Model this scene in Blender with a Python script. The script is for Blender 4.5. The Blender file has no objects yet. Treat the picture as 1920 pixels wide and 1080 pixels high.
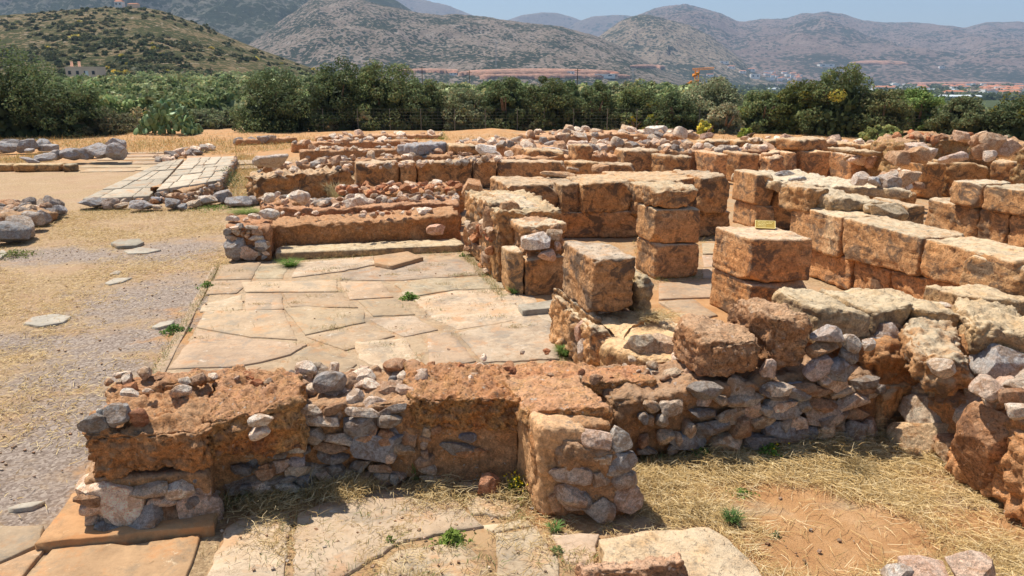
import bpy, math, random
import numpy as np
from mathutils import Vector
from mathutils.bvhtree import BVHTree
random.seed(7)
sc = bpy.context.scene
col = sc.collection
R_ = math.radians
# ------------------------------------------------------------------ camera model
H = 3.2; F = 1400.0; HZ = 150.0
TH = math.atan((540 - HZ) / F)
CT, ST = math.cos(TH), math.sin(TH)
def ray(px, py):
    u = (px - 960) / F; v = (540 - py) / F
    return np.array([u, CT + v * ST, -ST + v * CT])
def at(px, py, z=0.0):
    d = ray(px, py); t = (z - H) / d[2]
    return np.array([d[0] * t, d[1] * t, z])
def tp(px, py, Y):
    d = ray(px, py); t = Y / d[1]
    return np.array([d[0] * t, Y, H + d[2] * t])
def Yof(py, z=0.0): return at(960, py, z)[1]
VPX = 555.0
a_ = math.atan((VPX - 960) / F * CT / (CT * CT + ST * ST))
A = np.array([math.sin(a_), math.cos(a_), 0.0])      # along the portico, away from the viewer
B = np.array([math.cos(a_), -math.sin(a_), 0.0])     # across it
def corner(x, yt, q):
    """top corner: q>10 -> pixel row of the floor under it, else its height in metres"""
    if q > 10: return tp(x, yt, Yof(q))
    return at(x, yt, q)
# ------------------------------------------------------------------ noise
_rs = np.random.RandomState(5)
_perm = np.concatenate([_rs.permutation(256)] * 3)
_g = _rs.normal(size=(256, 3)); _g /= np.linalg.norm(_g, axis=1)[:, None]
def perlin(P):
    P = np.asarray(P, float)
    I = np.floor(P).astype(int); Fr = P - I; I &= 255
    U = Fr * Fr * Fr * (Fr * (Fr * 6 - 15) + 10)
    out = 0
    for dx in (0, 1):
        wx = U[:, 0] if dx else 1 - U[:, 0]
        hx = _perm[I[:, 0] + dx]
        for dy in (0, 1):
            wy = U[:, 1] if dy else 1 - U[:, 1]
            hy = _perm[hx + I[:, 1] + dy]
            for dz in (0, 1):
                wz = U[:, 2] if dz else 1 - U[:, 2]
                h = _perm[hy + I[:, 2] + dz]
                g = _g[h]
                out = out + wx * wy * wz * (g[:, 0] * (Fr[:, 0] - dx) + g[:, 1] * (Fr[:, 1] - dy) + g[:, 2] * (Fr[:, 2] - dz))
    return out * 1.5
def fbm(P, o=4, gain=.5, lac=2.03):
    P = np.asarray(P, float); a = 1; s = 0; t = 0
    for i in range(o):
        s = s + a * perlin(P + i * 17.3); t += a; a *= gain; P = P * lac
    return s / t
def ridged(P, o=4):
    P = np.asarray(P, float); a = 1; s = 0; t = 0
    for i in range(o):
        s = s + a * (1 - 2 * np.abs(perlin(P + i * 9.1))); t += a; a *= .5; P = P * 2.1
    return s / t
# ------------------------------------------------------------------ mesh helpers
_grid = {}
def cubegrid(nx, ny, nz):
    k = (nx, ny, nz)
    if k in _grid: return _grid[k]
    V = []; Q = []
    def face(ax, side, na, nb, a, b):
        base = len(V)
        for i in range(na + 1):
            for j in range(nb + 1):
                p = [0, 0, 0]; p[ax] = side * k[ax]; p[a] = i; p[b] = j; V.append(tuple(p))
        for i in range(na):
            for j in range(nb):
                q = [base + i * (nb + 1) + j, base + (i + 1) * (nb + 1) + j, base + (i + 1) * (nb + 1) + j + 1, base + i * (nb + 1) + j + 1]
                Q.append(q if side else q[::-1])
    for s in (0, 1):
        face(0, s, ny, nz, 1, 2); face(1, s, nz, nx, 2, 0); face(2, s, nx, ny, 0, 1)
    V = np.array(V); Q = np.array(Q)
    U, inv = np.unique(V, axis=0, return_inverse=True)
    inv = inv.reshape(-1)
    r = (U / np.array(k) * 2.0 - 1.0, inv[Q])
    _grid[k] = r
    return r
class Bag:
    def __init__(s): s.v = []; s.q = []; s.t = []; s.n = 0
    def add(s, v, q, tint=(1, 1, 1)):
        s.v.append(v); s.q.append(q + s.n); s.n += len(v)
        tint = np.asarray(tint, float)
        s.t.append(np.tile(tint, (len(v), 1)) if tint.ndim == 1 else tint)
    def build(s, name, mat, parent=None, smooth=True):
        V = np.concatenate(s.v).astype(np.float32); Q = np.concatenate(s.q).astype(np.int32); T = np.concatenate(s.t)
        me = bpy.data.meshes.new(name); n = len(Q); k = Q.shape[1]
        loc = np.zeros(3)
        if parent is not None: loc = np.array(PLOC.get(parent.name, (0, 0, 0)))
        else:
            loc = np.array([(V[:, 0].min() + V[:, 0].max()) / 2, (V[:, 1].min() + V[:, 1].max()) / 2, V[:, 2].min()])
        V = V - loc.astype(np.float32)
        me.vertices.add(len(V)); me.vertices.foreach_set('co', V.ravel())
        me.loops.add(n * k); me.loops.foreach_set('vertex_index', Q.ravel())
        me.polygons.add(n); me.polygons.foreach_set('loop_start', np.arange(0, n * k, k, dtype=np.int32))
        me.polygons.foreach_set('loop_total', np.full(n, k, dtype=np.int32))
        me.polygons.foreach_set('use_smooth', np.full(n, bool(smooth)))
        at_ = me.color_attributes.new('tint', 'FLOAT_COLOR', 'POINT')
        at_.data.foreach_set('color', np.concatenate([T, np.ones((len(T), 1))], 1).astype(np.float32).ravel())
        me.update(); me.validate()
        me.materials.append(mat)
        o = bpy.data.objects.new(name, me); col.objects.link(o)
        if parent is not None: o.parent = parent
        else: o.location = loc; PLOC[o.name] = tuple(loc)
        return o
PLOC = {}
def thing(name, label, cat, loc, group=None):
    o = bpy.data.objects.new(name, None); col.objects.link(o)
    o.empty_display_size = .2; o.location = loc; PLOC[o.name] = tuple(loc)
    o['label'] = label; o['category'] = cat
    if group: o['group'] = group
    return o
def tag(o, label=None, cat=None, group=None, kind=None):
    if label: o['label'] = label
    if cat: o['category'] = cat
    if group: o['group'] = group
    if kind: o['kind'] = kind
    return o
def nrm(v): return v / (np.linalg.norm(v, axis=-1, keepdims=True) + 1e-9)
def px_size(c):   # metres per 1920-wide photo pixel at a point
    return max(1.5, np.linalg.norm(np.asarray(c) - np.array([0, 0, H]))) / F
# rough rock: centre c, full dims (along e0, e1, up), k = squareness
def rock(c, dims, yaw=0, k=3.5, rough=.07, cuts=7, seed=0, tilt=(0, 0), res=None, cutmin=.62):
    rs = np.random.RandomState(seed % 100003); k = max(3.2, k * .9); cuts = 15; dims = np.array(dims) * 1.24; tilt = (tilt[0] + rs.uniform(-.15, .15), tilt[1] + rs.uniform(-.22, .22)); cutmin = .60; rough *= .8
    d = np.array(dims, float) / 2
    if res is None:
        n = int(min(46, max(5, max(dims) / px_size(c) / 3.4)))
    else: n = res
    P, Q = cubegrid(n, n, n)
    nk = (np.abs(P) ** k).sum(1) ** (1.0 / k)
    q = P / nk[:, None]
    for i in range(cuts):
        nn = nrm(rs.normal(size=3)); cc = (q @ nn).max() * rs.uniform(cutmin, .88)
        e = q @ nn - cc
        q = q - np.outer(np.maximum(e, 0) * .99, nn)
    dirn = nrm(q)
    w = q * d
    s = d.mean() * 2
    off = rs.uniform(0, 50, 3)
    n1 = fbm(w / s * 1.6 + off, 3); n2 = fbm(w / s * 6 + off, 3, .6)
    n3 = np.maximum(0, ridged(w / s * 2.6 + off[::-1], 3) - .35)
    w = w + dirn * ((n1 * 1.1 + n2 * .75 - n3 * .55) * rough * s)[:, None]
    cx, sx = math.cos(tilt[0]), math.sin(tilt[0]); cy, sy = math.cos(tilt[1]), math.sin(tilt[1])
    w = w @ np.array([[1, 0, 0], [0, cx, sx], [0, -sx, cx]]) @ np.array([[cy, 0, -sy], [0, 1, 0], [sy, 0, cy]])
    ca, sa = math.cos(yaw), math.sin(yaw)
    w = w @ np.array([[ca, sa, 0], [-sa, ca, 0], [0, 0, 1]])
    return w + np.asarray(c), Q
BYAW = math.atan2(B[1], B[0])
def prock(x0, y0, x1, y1, Y, yaw=None, deep=.8, **kw):
    """rock that fills a pixel box of the photo at distance Y: real size from its distance"""
    a = tp(x0, (y0 + y1) / 2, Y); b = tp(x1, (y0 + y1) / 2, Y); t = tp((x0 + x1) / 2, y0, Y); m = tp((x0 + x1) / 2, y1, Y)
    w = b[0] - a[0]; h = t[2] - m[2]; dd = deep * min(w, h * 1.6)
    c = (t + m) / 2; c = c + np.array([0, dd * .40, 0])
    return rock(c, (w * 1.06, dd, h * .95), yaw=BYAW * .3 if yaw is None else yaw, **kw)
# masonry body with a rectangular plan that follows stations; also used for single blocks
def body(st, zb=0.0, r=.05, rough=.03, freq=3.0, seed=0, step=None, tilt=0, batter=0, erode=.0, zbs=None, pit=0.0, nrm_dir=None, chips=0, bed=0.0):
    """st = [(x, ytop, q, back)], back: >10 pixel row of the back top edge, else thickness in metres"""
    pts = [corner(s[0], s[1], s[2]) for s in st]
    pts = np.array(pts)
    n = len(st)
    thick = []
    dirs = []
    for i in range(n):
        a, b = pts[max(i - 1, 0)], pts[min(i + 1, n - 1)]
        e = b - a; e[2] = 0; e = nrm(e)
        nn = np.array([-e[1], e[0], 0]) if nrm_dir is None else nrm_dir
        if nrm_dir is None and abs(e[1]) < .62 * abs(e[0]): nn = A.copy()
        dirs.append(nn)
        bk = st[i][3]
        if bk > 10:
            Yb = Yof(bk, pts[i][2]); t = (Yb - pts[i][1]) / max(.3, nn[1])
            t = max(.12, t)
        else: t = bk
        thick.append(t)
    dirs = np.array(dirs); thick = np.array(thick)
    seg = np.concatenate([[0], np.cumsum(np.linalg.norm(np.diff(pts[:, :2], axis=0), axis=1))])
    L = seg[-1]; mz = pts[:, 2].mean() - (zb if zbs is None else np.mean(zbs)); mt = thick.mean()
    ps = px_size(pts.mean(0))
    if step is None: step = max(ps * 3.4, .014)
    N = lambda l: int(min(260, max(3, round(l / step))))
    nx, ny, nz = N(L), min(60, N(mt)), min(70, N(mz))
    P, Q = cubegrid(nx, ny, nz)
    hd = np.array([L, mt, mz]) / 2
    w = P * hd
    rr = min(r, hd.min() * .8)
    inn = np.clip(w, -(hd - rr), hd - rr)
    dn = nrm(w - inn)
    w = inn + dn * rr
    if chips:
        rc = np.random.RandomState(int(seed * 13 + 7) % 99991)
        for _ in range(chips):
            nn = nrm(np.sign(rc.normal(size=3)) * rc.uniform(.15, 1, 3)); e = w @ nn - (w @ nn).max() * rc.uniform(.84, .97)
            w = w - np.outer(np.maximum(e, 0) * .9, nn)
    s01 = np.clip((w[:, 0] / hd[0] + 1) / 2, -.2, 1.2) * L
    t01 = (w[:, 1] / hd[1] + 1) / 2; z01 = (w[:, 2] / hd[2] + 1) / 2
    ip = lambda arr: np.interp(s01, seg, arr)
    X = np.stack([ip(pts[:, 0]), ip(pts[:, 1])], 1)
    D = nrm(np.stack([ip(dirs[:, 0]), ip(dirs[:, 1])], 1))
    th = ip(thick); zt = ip(pts[:, 2])
    zl = np.full(len(w), zb) if zbs is None else np.interp(s01, seg, zbs)
    out = np.zeros((len(w), 3))
    out[:, :2] = X + D * (th * t01)[:, None]
    if batter: out[:, :2] += D * ((z01 - 1) * -batter * (1 - t01))[:, None] * -1
    out[:, 2] = zl + (zt - zl) * z01 + tilt * (t01) * (zt - zl) * z01
    # surface displacement
    E = np.stack([D[:, 1], -D[:, 0]], 1)
    dw = np.zeros((len(w), 3)); dw[:, :2] = E * dn[:, 0:1] + D * dn[:, 1:2]; dw[:, 2] = dn[:, 2]
    off = np.array([seed * 3.7, seed * 1.3, seed * 2.1])
    n1 = fbm(out * freq + off, 3); n2 = fbm(out * freq * 5 + off, 4, .6)
    edge = 1 - np.max(np.abs(dn), axis=1)
    amp = rough * (1 + 1.2 * edge)
    dis = (n1 * 1.5 + n2 * .6) * amp
    if bed: dis = dis + bed * fbm(out * np.array([.8, .8, 16]) + off, 3) * (1 - np.abs(dn[:, 2]))
    if erode: dis = dis - erode * np.maximum(0, ridged(out * freq * 1.7 + off + 9, 3) - .1)
    if pit: dis = dis - pit * np.maximum(0, fbm(out * freq * 9 + off, 2) - .12) * 4
    out = out + dw * dis[:, None]
    return out, Q
def blk(L, R, back, xl=None, **kw):
    """one block: L, R = (x, ytop, ybottom or None, q) of its front face"""
    a = corner(L[0], L[1], L[3]); b = corner(R[0], R[1], R[3])
    def zbot(c, s):
        if s[2] is None: return 0.0
        return tp(s[0], s[2], c[1])[2]
    zbs = [zbot(a, L), zbot(b, R)]
    kw.setdefault('r', .035); kw.setdefault('rough', .016); kw.setdefault('chips', 4); kw.setdefault('bed', .022)
    return body([(L[0], L[1], L[3], back), (R[0], R[1], R[3], back)], zbs=zbs, **kw)
def slabpoly(bag, poly, z=.03, th=.08, tint=(1, 1, 1), jit=.012, seed=0, world=False, lift=0.0, tilt=0.0):
    rs = np.random.RandomState(seed)
    P = np.array([p if world else at(p[0], p[1], z)[:2] for p in poly], float)
    a = 0.5 * np.sum(P[:, 0] * np.roll(P[:, 1], -1) - P[:, 1] * np.roll(P[:, 0], -1))
    if a < 0: P = P[::-1]
    out = []
    for i in range(len(P)):
        p, q = P[i], P[(i + 1) % len(P)]
        l = np.linalg.norm(q - p); m = max(1, int(l / .07))
        for j in range(m): out.append(p + (q - p) * j / m)
    O = np.array(out); c = O.mean(0)
    O3 = np.concatenate([O, np.zeros((len(O), 1))], 1)
    n = fbm(O3 * 4 + seed, 3); O = O + nrm(O - c) * (n * jit * 2.5 + rs.normal(size=len(O)) * jit * .25)[:, None]
    k = len(O)
    bev = np.clip(1 - .010 / (np.linalg.norm(O - c, axis=1) + 1e-6), 0, 1)[:, None]
    Oi = c + (O - c) * bev
    zz = z + (O[:, 0] - c[0]) * tilt
    rings = [np.concatenate([O, (zz - th)[:, None]], 1), np.concatenate([O, (zz - .007)[:, None]], 1), np.concatenate([Oi, zz[:, None]], 1)]
    # inner rings towards the centre, slightly uneven top
    for f in (.72, .4, .08):
        Of = c + (Oi - c) * f
        hz = z + (Of[:, 0] - c[0]) * tilt + fbm(np.concatenate([Of * 3, np.zeros((k, 1))], 1) + seed, 2) * .012 * (1 if th > .03 else .4)
        rings.append(np.concatenate([Of, hz[:, None]], 1))
    V = np.concatenate(rings); Q = []
    for r in range(len(rings) - 1):
        for i in range(k):
            j = (i + 1) % k
            Q.append([r * k + i, r * k + j, (r + 1) * k + j, (r + 1) * k + i])
    V = np.concatenate([V, [[c[0], c[1], V[-k:, 2].mean()]]])
    b0 = (len(rings) - 1) * k
    for i in range(0, k, 1):
        j = (i + 1) % k
        Q.append([b0 + i, b0 + j, len(V) - 1, len(V) - 1])
    Q = np.array(Q)
    # degenerate quads are split out as tiny quads: duplicate centre vertex nudged
    V = np.concatenate([V, V[-1:] + np.array([[1e-4, 1e-4, 0]])])
    m = Q[:, 2] == Q[:, 3]; Q[m, 3] = len(V) - 1
    bag.add(V, Q, tint)
# ------------------------------------------------------------------ materials
def s2l(c): return tuple(((x / 255) / 12.92 if x / 255 <= .04045 else ((x / 255 + .055) / 1.055) ** 2.4) for x in c)
class NT:
    def __init__(s, name, rough=.9):
        s.m = bpy.data.materials.new(name); s.m.use_nodes = True; s.t = s.m.node_tree; s.n = s.t.nodes; s.l = s.t.links
        s.b = s.n['Principled BSDF']; s.b.inputs['Roughness'].default_value = rough
        s.b.inputs['Specular IOR Level'].default_value = .2
        s.geo = s.n.new('ShaderNodeNewGeometry'); s.pos = s.geo.outputs['Position']
    def set(s, sock, v):
        if isinstance(v, bpy.types.NodeSocket): s.l.new(v, sock)
        elif isinstance(v, (tuple, list)): sock.default_value = tuple(v) + ((1,) if len(v) == 3 and sock.type == 'RGBA' else ())
        else: sock.default_value = v
    def noise(s, scale, detail=5, rough=.6, dist=0, vec=None, out='Fac'):
        n = s.n.new('ShaderNodeTexNoise'); s.l.new(vec or s.pos, n.inputs['Vector'])
        n.inputs['Scale'].default_value = scale; n.inputs['Detail'].default_value = detail; n.inputs['Roughness'].default_value = rough; n.inputs['Distortion'].default_value = dist
        return n.outputs[out]
    def vor(s, scale, feature='F1', vec=None, out='Distance', rnd=1):
        n = s.n.new('ShaderNodeTexVoronoi'); n.feature = feature; s.l.new(vec or s.pos, n.inputs['Vector'])
        n.inputs['Scale'].default_value = scale; n.inputs['Randomness'].default_value = rnd
        return n.outputs[out]
    def ramp(s, f, stops, interp='LINEAR'):
        n = s.n.new('ShaderNodeValToRGB'); n.color_ramp.interpolation = interp; e = n.color_ramp.elements
        while len(e) < len(stops): e.new(.5)
        for i, (p, c) in enumerate(stops):
            e[i].position = p; e[i].color = (c, c, c, 1) if not isinstance(c, (tuple, list)) else tuple(c) + (1,)
        s.l.new(f, n.inputs['Fac']); return n.outputs['Color']
    def mr(s, f, a, b, c=0, d=1):
        n = s.n.new('ShaderNodeMapRange'); s.l.new(f, n.inputs['Value'])
        for k, v in zip(('From Min', 'From Max', 'To Min', 'To Max'), (a, b, c, d)): n.inputs[k].default_value = v
        return n.outputs['Result']
    def math(s, op, a, b=0.0):
        n = s.n.new('ShaderNodeMath'); n.operation = op; s.set(n.inputs[0], a); s.set(n.inputs[1], b); return n.outputs[0]
    def mix(s, f, a, b, mode='MIX'):
        n = s.n.new('ShaderNodeMix'); n.data_type = 'RGBA'; n.blend_type = mode
        s.set(n.inputs['Factor'], f); s.set(n.inputs['A'], a); s.set(n.inputs['B'], b)
        return n.outputs['Result']
    def vmul(s, v, m):
        n = s.n.new('ShaderNodeVectorMath'); n.operation = 'MULTIPLY'; s.l.new(v, n.inputs[0]); n.inputs[1].default_value = m; return n.outputs[0]
    def attr(s, name, out='Color'):
        n = s.n.new('ShaderNodeAttribute'); n.attribute_name = name; return n.outputs[out]
    def bump(s, h, strength, dist, prev=None):
        n = s.n.new('ShaderNodeBump'); s.l.new(h, n.inputs['Height']); n.inputs['Strength'].default_value = strength; n.inputs['Distance'].default_value = dist
        if prev: s.l.new(prev, n.inputs['Normal'])
        return n.outputs['Normal']
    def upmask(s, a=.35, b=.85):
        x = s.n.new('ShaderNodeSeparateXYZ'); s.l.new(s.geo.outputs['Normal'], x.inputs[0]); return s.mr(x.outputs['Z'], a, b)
    def done(s, c, normal=None):
        s.set(s.b.inputs['Base Color'], c)
        if normal: s.l.new(normal, s.b.inputs['Normal'])
        return s.m
def stone_mat(name, cols, sc_=2.2, top=None, topamt=.6, spots=None, bump=.6, fine=1.0, tint=True, pits=.5, dark=(.10, .075, .055), darkamt=.5):
    t = NT(name)
    n1 = t.noise(sc_, 9, .62, .4)
    m = len(cols); st = [(.30 + .40 * i / (m - 1), c) for i, c in enumerate(cols)]
    c = t.ramp(n1, st)
    n2 = t.noise(sc_ * 7, 8, .7)
    c = t.mix(1.0, c, t.ramp(n2, [(.3, .50), (.5, 1.0), (.72, 1.45)]), 'MULTIPLY')
    c = t.mix(1.0, c, t.ramp(t.noise(sc_ * 26, 5, .75), [(.32, .62), (.5, 1.0), (.70, 1.35)]), 'MULTIPLY')
    # dark lichen / weathered patina blotches
    n3 = t.noise(sc_ * 1.4, 10, .72, .8, vec=t.vmul(t.pos, (1.1, .9, 1.3)))
    c = t.mix(t.math('MULTIPLY', t.ramp(n3, [(.50, 0), (.57, 1)]), darkamt), c, dark)
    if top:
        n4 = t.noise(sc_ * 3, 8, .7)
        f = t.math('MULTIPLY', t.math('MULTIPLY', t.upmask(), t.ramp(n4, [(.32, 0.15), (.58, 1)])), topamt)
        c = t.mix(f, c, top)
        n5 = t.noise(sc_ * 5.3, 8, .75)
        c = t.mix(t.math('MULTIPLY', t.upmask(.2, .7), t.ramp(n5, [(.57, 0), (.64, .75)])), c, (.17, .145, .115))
    if spots:
        n6 = t.noise(sc_ * 6.1, 6, .6)
        c = t.mix(t.ramp(n6, [(.64, 0), (.68, .8)]), c, spots)
    if tint: c = t.mix(1.0, c, t.attr('tint'), 'MULTIPLY')
    nb = t.noise(sc_ * 4, 10, .75)
    b1 = t.bump(nb, bump, .05)
    b2 = t.bump(t.noise(sc_ * 22, 6, .7), .8 * fine, .016, b1)
    if pits:
        v = t.ramp(t.noise(sc_ * 13, 3, .5, .6), [(.30, 0), (.45, 1)])
        b2 = t.bump(v, pits, .03, b2)
        c = t.mix(t.math('MULTIPLY', t.ramp(t.noise(sc_ * 13, 3, .5, .6), [(.27, 1), (.36, 0)]), .6 * min(1, pits * 1.5)), c, (.06, .04, .03))
    return t.done(c, b2)
M = {}
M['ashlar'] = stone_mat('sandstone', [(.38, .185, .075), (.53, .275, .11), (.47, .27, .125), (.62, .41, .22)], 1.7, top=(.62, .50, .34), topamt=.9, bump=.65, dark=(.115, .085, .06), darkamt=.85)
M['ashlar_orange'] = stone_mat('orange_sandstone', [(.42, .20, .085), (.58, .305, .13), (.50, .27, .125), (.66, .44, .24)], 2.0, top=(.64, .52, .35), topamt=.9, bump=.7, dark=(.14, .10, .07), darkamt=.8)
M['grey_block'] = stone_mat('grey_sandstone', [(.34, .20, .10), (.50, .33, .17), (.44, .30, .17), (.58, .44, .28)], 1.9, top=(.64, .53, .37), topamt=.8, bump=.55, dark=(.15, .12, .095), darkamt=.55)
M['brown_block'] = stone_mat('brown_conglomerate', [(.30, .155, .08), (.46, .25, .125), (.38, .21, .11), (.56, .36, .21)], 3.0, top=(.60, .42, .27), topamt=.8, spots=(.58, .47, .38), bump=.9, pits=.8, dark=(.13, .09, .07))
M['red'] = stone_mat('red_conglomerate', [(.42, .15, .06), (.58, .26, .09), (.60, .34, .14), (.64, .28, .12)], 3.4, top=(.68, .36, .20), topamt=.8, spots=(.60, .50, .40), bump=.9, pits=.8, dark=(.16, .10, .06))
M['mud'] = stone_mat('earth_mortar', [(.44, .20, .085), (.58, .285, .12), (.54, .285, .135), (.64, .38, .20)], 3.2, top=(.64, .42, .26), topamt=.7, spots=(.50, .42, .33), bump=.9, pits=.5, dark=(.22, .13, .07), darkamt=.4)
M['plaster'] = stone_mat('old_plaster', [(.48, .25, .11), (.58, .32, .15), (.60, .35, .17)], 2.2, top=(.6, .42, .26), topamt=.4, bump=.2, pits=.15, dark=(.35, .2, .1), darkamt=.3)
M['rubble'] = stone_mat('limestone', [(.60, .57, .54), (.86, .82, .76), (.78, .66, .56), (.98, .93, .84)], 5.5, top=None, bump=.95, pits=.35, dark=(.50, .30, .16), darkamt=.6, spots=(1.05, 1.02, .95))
# rubble tints
GREY = [(.40, .40, .41), (.33, .33, .34), (.47, .45, .43), (.29, .29, .31), (.52, .47, .42)]
WARM = [(.55, .46, .38), (.50, .38, .30), (.60, .52, .43), (.52, .36, .26), (.46, .33, .24)]
PALE = [(.78, .74, .70), (.70, .66, .62), (.72, .62, .56)]
RED = [(.46, .22, .13), (.50, .28, .17), (.40, .20, .12)]
def slab_mat(name, cols, crack=1.0, crscale=2.2):
    t = NT(name, .85)
    n1 = t.noise(1.3, 8, .6, .3)
    c = t.ramp(n1, [(.32 + .36 * i / (len(cols) - 1), q) for i, q in enumerate(cols)])
    c = t.mix(1.0, c, t.ramp(t.noise(16, 8, .7), [(.3, .80), (.5, 1), (.7, 1.14)]), 'MULTIPLY')
    c = t.mix(t.ramp(t.noise(3.1, 8, .7), [(.53, 0), (.62, .6)]), c, (.46, .25, .12))
    c = t.mix(t.ramp(t.noise(2.3, 9, .75, .5), [(.53, 0), (.60, .65)]), c, (.27, .225, .17))
    c = t.mix(t.ramp(t.noise(5.3, 9, .8), [(.60, 0), (.66, .7)]), c, (.66, .58, .46))
    wn = t.n.new('ShaderNodeVectorMath'); wn.operation = 'ADD'
    nz = t.noise(2.8, 7, .7, out='Color'); sc2 = t.n.new('ShaderNodeVectorMath'); sc2.operation = 'SCALE'; t.l.new(nz, sc2.inputs[0]); sc2.inputs['Scale'].default_value = .75
    t.l.new(t.pos, wn.inputs[0]); t.l.new(sc2.outputs[0], wn.inputs[1])
    d = t.vor(crscale, 'DISTANCE_TO_EDGE', vec=wn.outputs[0])
    msk = t.ramp(t.noise(.9, 4, .6), [(.40, .15), (.50, 1)])
    cr = t.math('MULTIPLY', t.ramp(d, [(0.0, 1), (.024, 0)]), t.math('MULTIPLY', msk, crack))
    c = t.mix(1.0, c, t.attr('tint'), 'MULTIPLY')
    c = t.mix(t.math('MULTIPLY', cr, .65), c, (.14, .08, .04))
    lay = t.noise(1.6, 10, .7, 1.2)
    layq = t.ramp(lay, [(.40, 0), (.405, .33), (.5, .36), (.505, .66), (.59, .7), (.595, 1)])
    b = t.bump(layq, .35 * crack, .02)
    b = t.bump(cr, -.6, .02, b) if False else b
    b = t.bump(t.noise(9, 10, .7), .35, .02, b)
    b = t.bump(t.noise(60, 5, .7), .3, .006, b)
    return t.done(c, b)
M['slab'] = slab_mat('paving_stone', [(.33, .235, .15), (.43, .31, .20), (.40, .28, .17)], .35)
M['slab_cracked'] = slab_mat('cracked_paving_stone', [(.33, .235, .15), (.47, .36, .245), (.42, .29, .175)], 1.0, 4.2)
M['limestone_slab'] = slab_mat('grey_paving_stone', [(.34, .30, .24), (.43, .38, .30), (.40, .345, .27)], .4)

def ground_mat():
    t = NT('dry_ground', .95)
    z = t.attr('tint'); sp = t.n.new('ShaderNodeSeparateColor'); t.l.new(z, sp.inputs[0])
    grav, red, far = sp.outputs[0], sp.outputs[1], sp.outputs[2]
    base = t.ramp(t.noise(1.1, 9, .65, .3), [(.3, (.34, .21, .125)), (.5, (.41, .27, .165)), (.7, (.48, .345, .225))])
    straw = t.ramp(t.noise(22, 8, .75, vec=t.vmul(t.pos, (1, 1, 1))), [(.35, (.19, .12, .062)), (.5, (.38, .26, .14)), (.68, (.64, .48, .29))])
    c = t.mix(t.ramp(t.noise(.8, 8, .7, .5), [(.38, .1), (.55, .85)]), base, straw)
    vg = t.vor(42, out='Color'); bw = t.n.new('ShaderNodeRGBToBW'); t.l.new(vg, bw.inputs[0])
    gravel = t.ramp(bw.outputs[0], [(.2, (.17, .13, .105)), (.5, (.27, .215, .18)), (.8, (.40, .33, .275))])
    gm = t.math('ADD', grav, t.math('MULTIPLY', t.math('SUBTRACT', t.noise(2.2, 10, .75, .3), .5), 2.6))
    c = t.mix(t.ramp(gm, [(.22, 0), (.80, .88)]), c, gravel)
    rs_ = t.ramp(t.noise(2.5, 9, .7), [(.3, (.38, .19, .08)), (.5, (.46, .25, .11)), (.7, (.54, .33, .17))])
    rm = t.math('ADD', red, t.math('MULTIPLY', t.math('SUBTRACT', t.noise(1.6, 9, .7), .5), 1.6))
    c = t.mix(t.ramp(rm, [(.38, 0), (.62, 1)]), c, rs_)
    fc = t.ramp(t.noise(.25, 8, .7), [(.3, (.10, .12, .045)), (.5, (.17, .17, .07)), (.7, (.28, .24, .12))])
    c = t.mix(far, c, fc)
    b = t.bump(t.noise(6, 10, .75), .7, .05)
    b = t.bump(t.noise(45, 6, .8), .7, .015, b)
    b = t.bump(t.ramp(t.vor(42), [(0, 1), (.5, 0)]), .22, .010, b)
    return t.done(c, b)
M['ground'] = ground_mat()
def simple(name, c, rough=.8, var=.25, sc_=6, tint=False, bump=0):
    t = NT(name, rough)
    k = t.mix(1.0, c, t.ramp(t.noise(sc_, 6, .6), [(.3, 1 - var), (.7, 1 + var)]), 'MULTIPLY')
    if tint: k = t.mix(1.0, k, t.attr('tint'), 'MULTIPLY')
    b = t.bump(t.noise(sc_ * 3, 6, .6), bump, .02) if bump else None
    return t.done(k, b)
def leaf_mat(name, c, trans=.35, rough=.65):
    t = NT(name, rough); t.b.inputs['Specular IOR Level'].default_value = .12
    k = t.mix(1.0, c, t.attr('tint'), 'MULTIPLY')
    t.set(t.b.inputs['Base Color'], k)
    tr = t.n.new('ShaderNodeBsdfTranslucent'); t.l.new(k, tr.inputs[0])
    mx = t.n.new('ShaderNodeMixShader'); mx.inputs[0].default_value = trans
    t.l.new(t.b.outputs[0], mx.inputs[1]); t.l.new(tr.outputs[0], mx.inputs[2])
    t.l.new(mx.outputs[0], t.n['Material Output'].inputs[0])
    return t.m
M['leaf'] = leaf_mat('foliage', (1, 1, 1), .3)
M['straw'] = leaf_mat('dry_straw', (1, 1, 1), .2, .7)
M['bark'] = simple('bark', (.14, .10, .07), .9, .4, 9, bump=.6)
M['wood'] = simple('weathered_wood', (.32, .27, .21), .9, .3, 12)
M['metal'] = simple('grey_metal', (.35, .36, .36), .5, .1); M['wire'] = simple('rusty_wire', (.20, .18, .15), .8, .1)
M['white_wall'] = simple('white_wall', (.78, .76, .72), .9, .06, .3)
M['pink_wall'] = simple('pink_wall', (.85, .58, .42), .9, .08, .3)
M['roof'] = simple('tiled_roof', (.45, .19, .11), .9, .15, .5)
M['dark'] = simple('dark_window', (.05, .055, .06), .4, .1)
M['brass'] = simple('brass_plate', (.36, .24, .05), .45, .12, 30); M['brass'].node_tree.nodes['Principled BSDF'].inputs['Metallic'].default_value = .35
M['letter'] = simple('pale_letters', (.85, .72, .30), .5, .05)
M['orange_paint'] = simple('orange_paint', (.75, .26, .03), .6, .15)
M['plastic'] = simple('greenhouse_sheet', (.62, .66, .66), .5, .1, .05)
M['pear'] = simple('cactus_skin', (.13, .19, .08), .5, .3, 5, tint=True)

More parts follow.
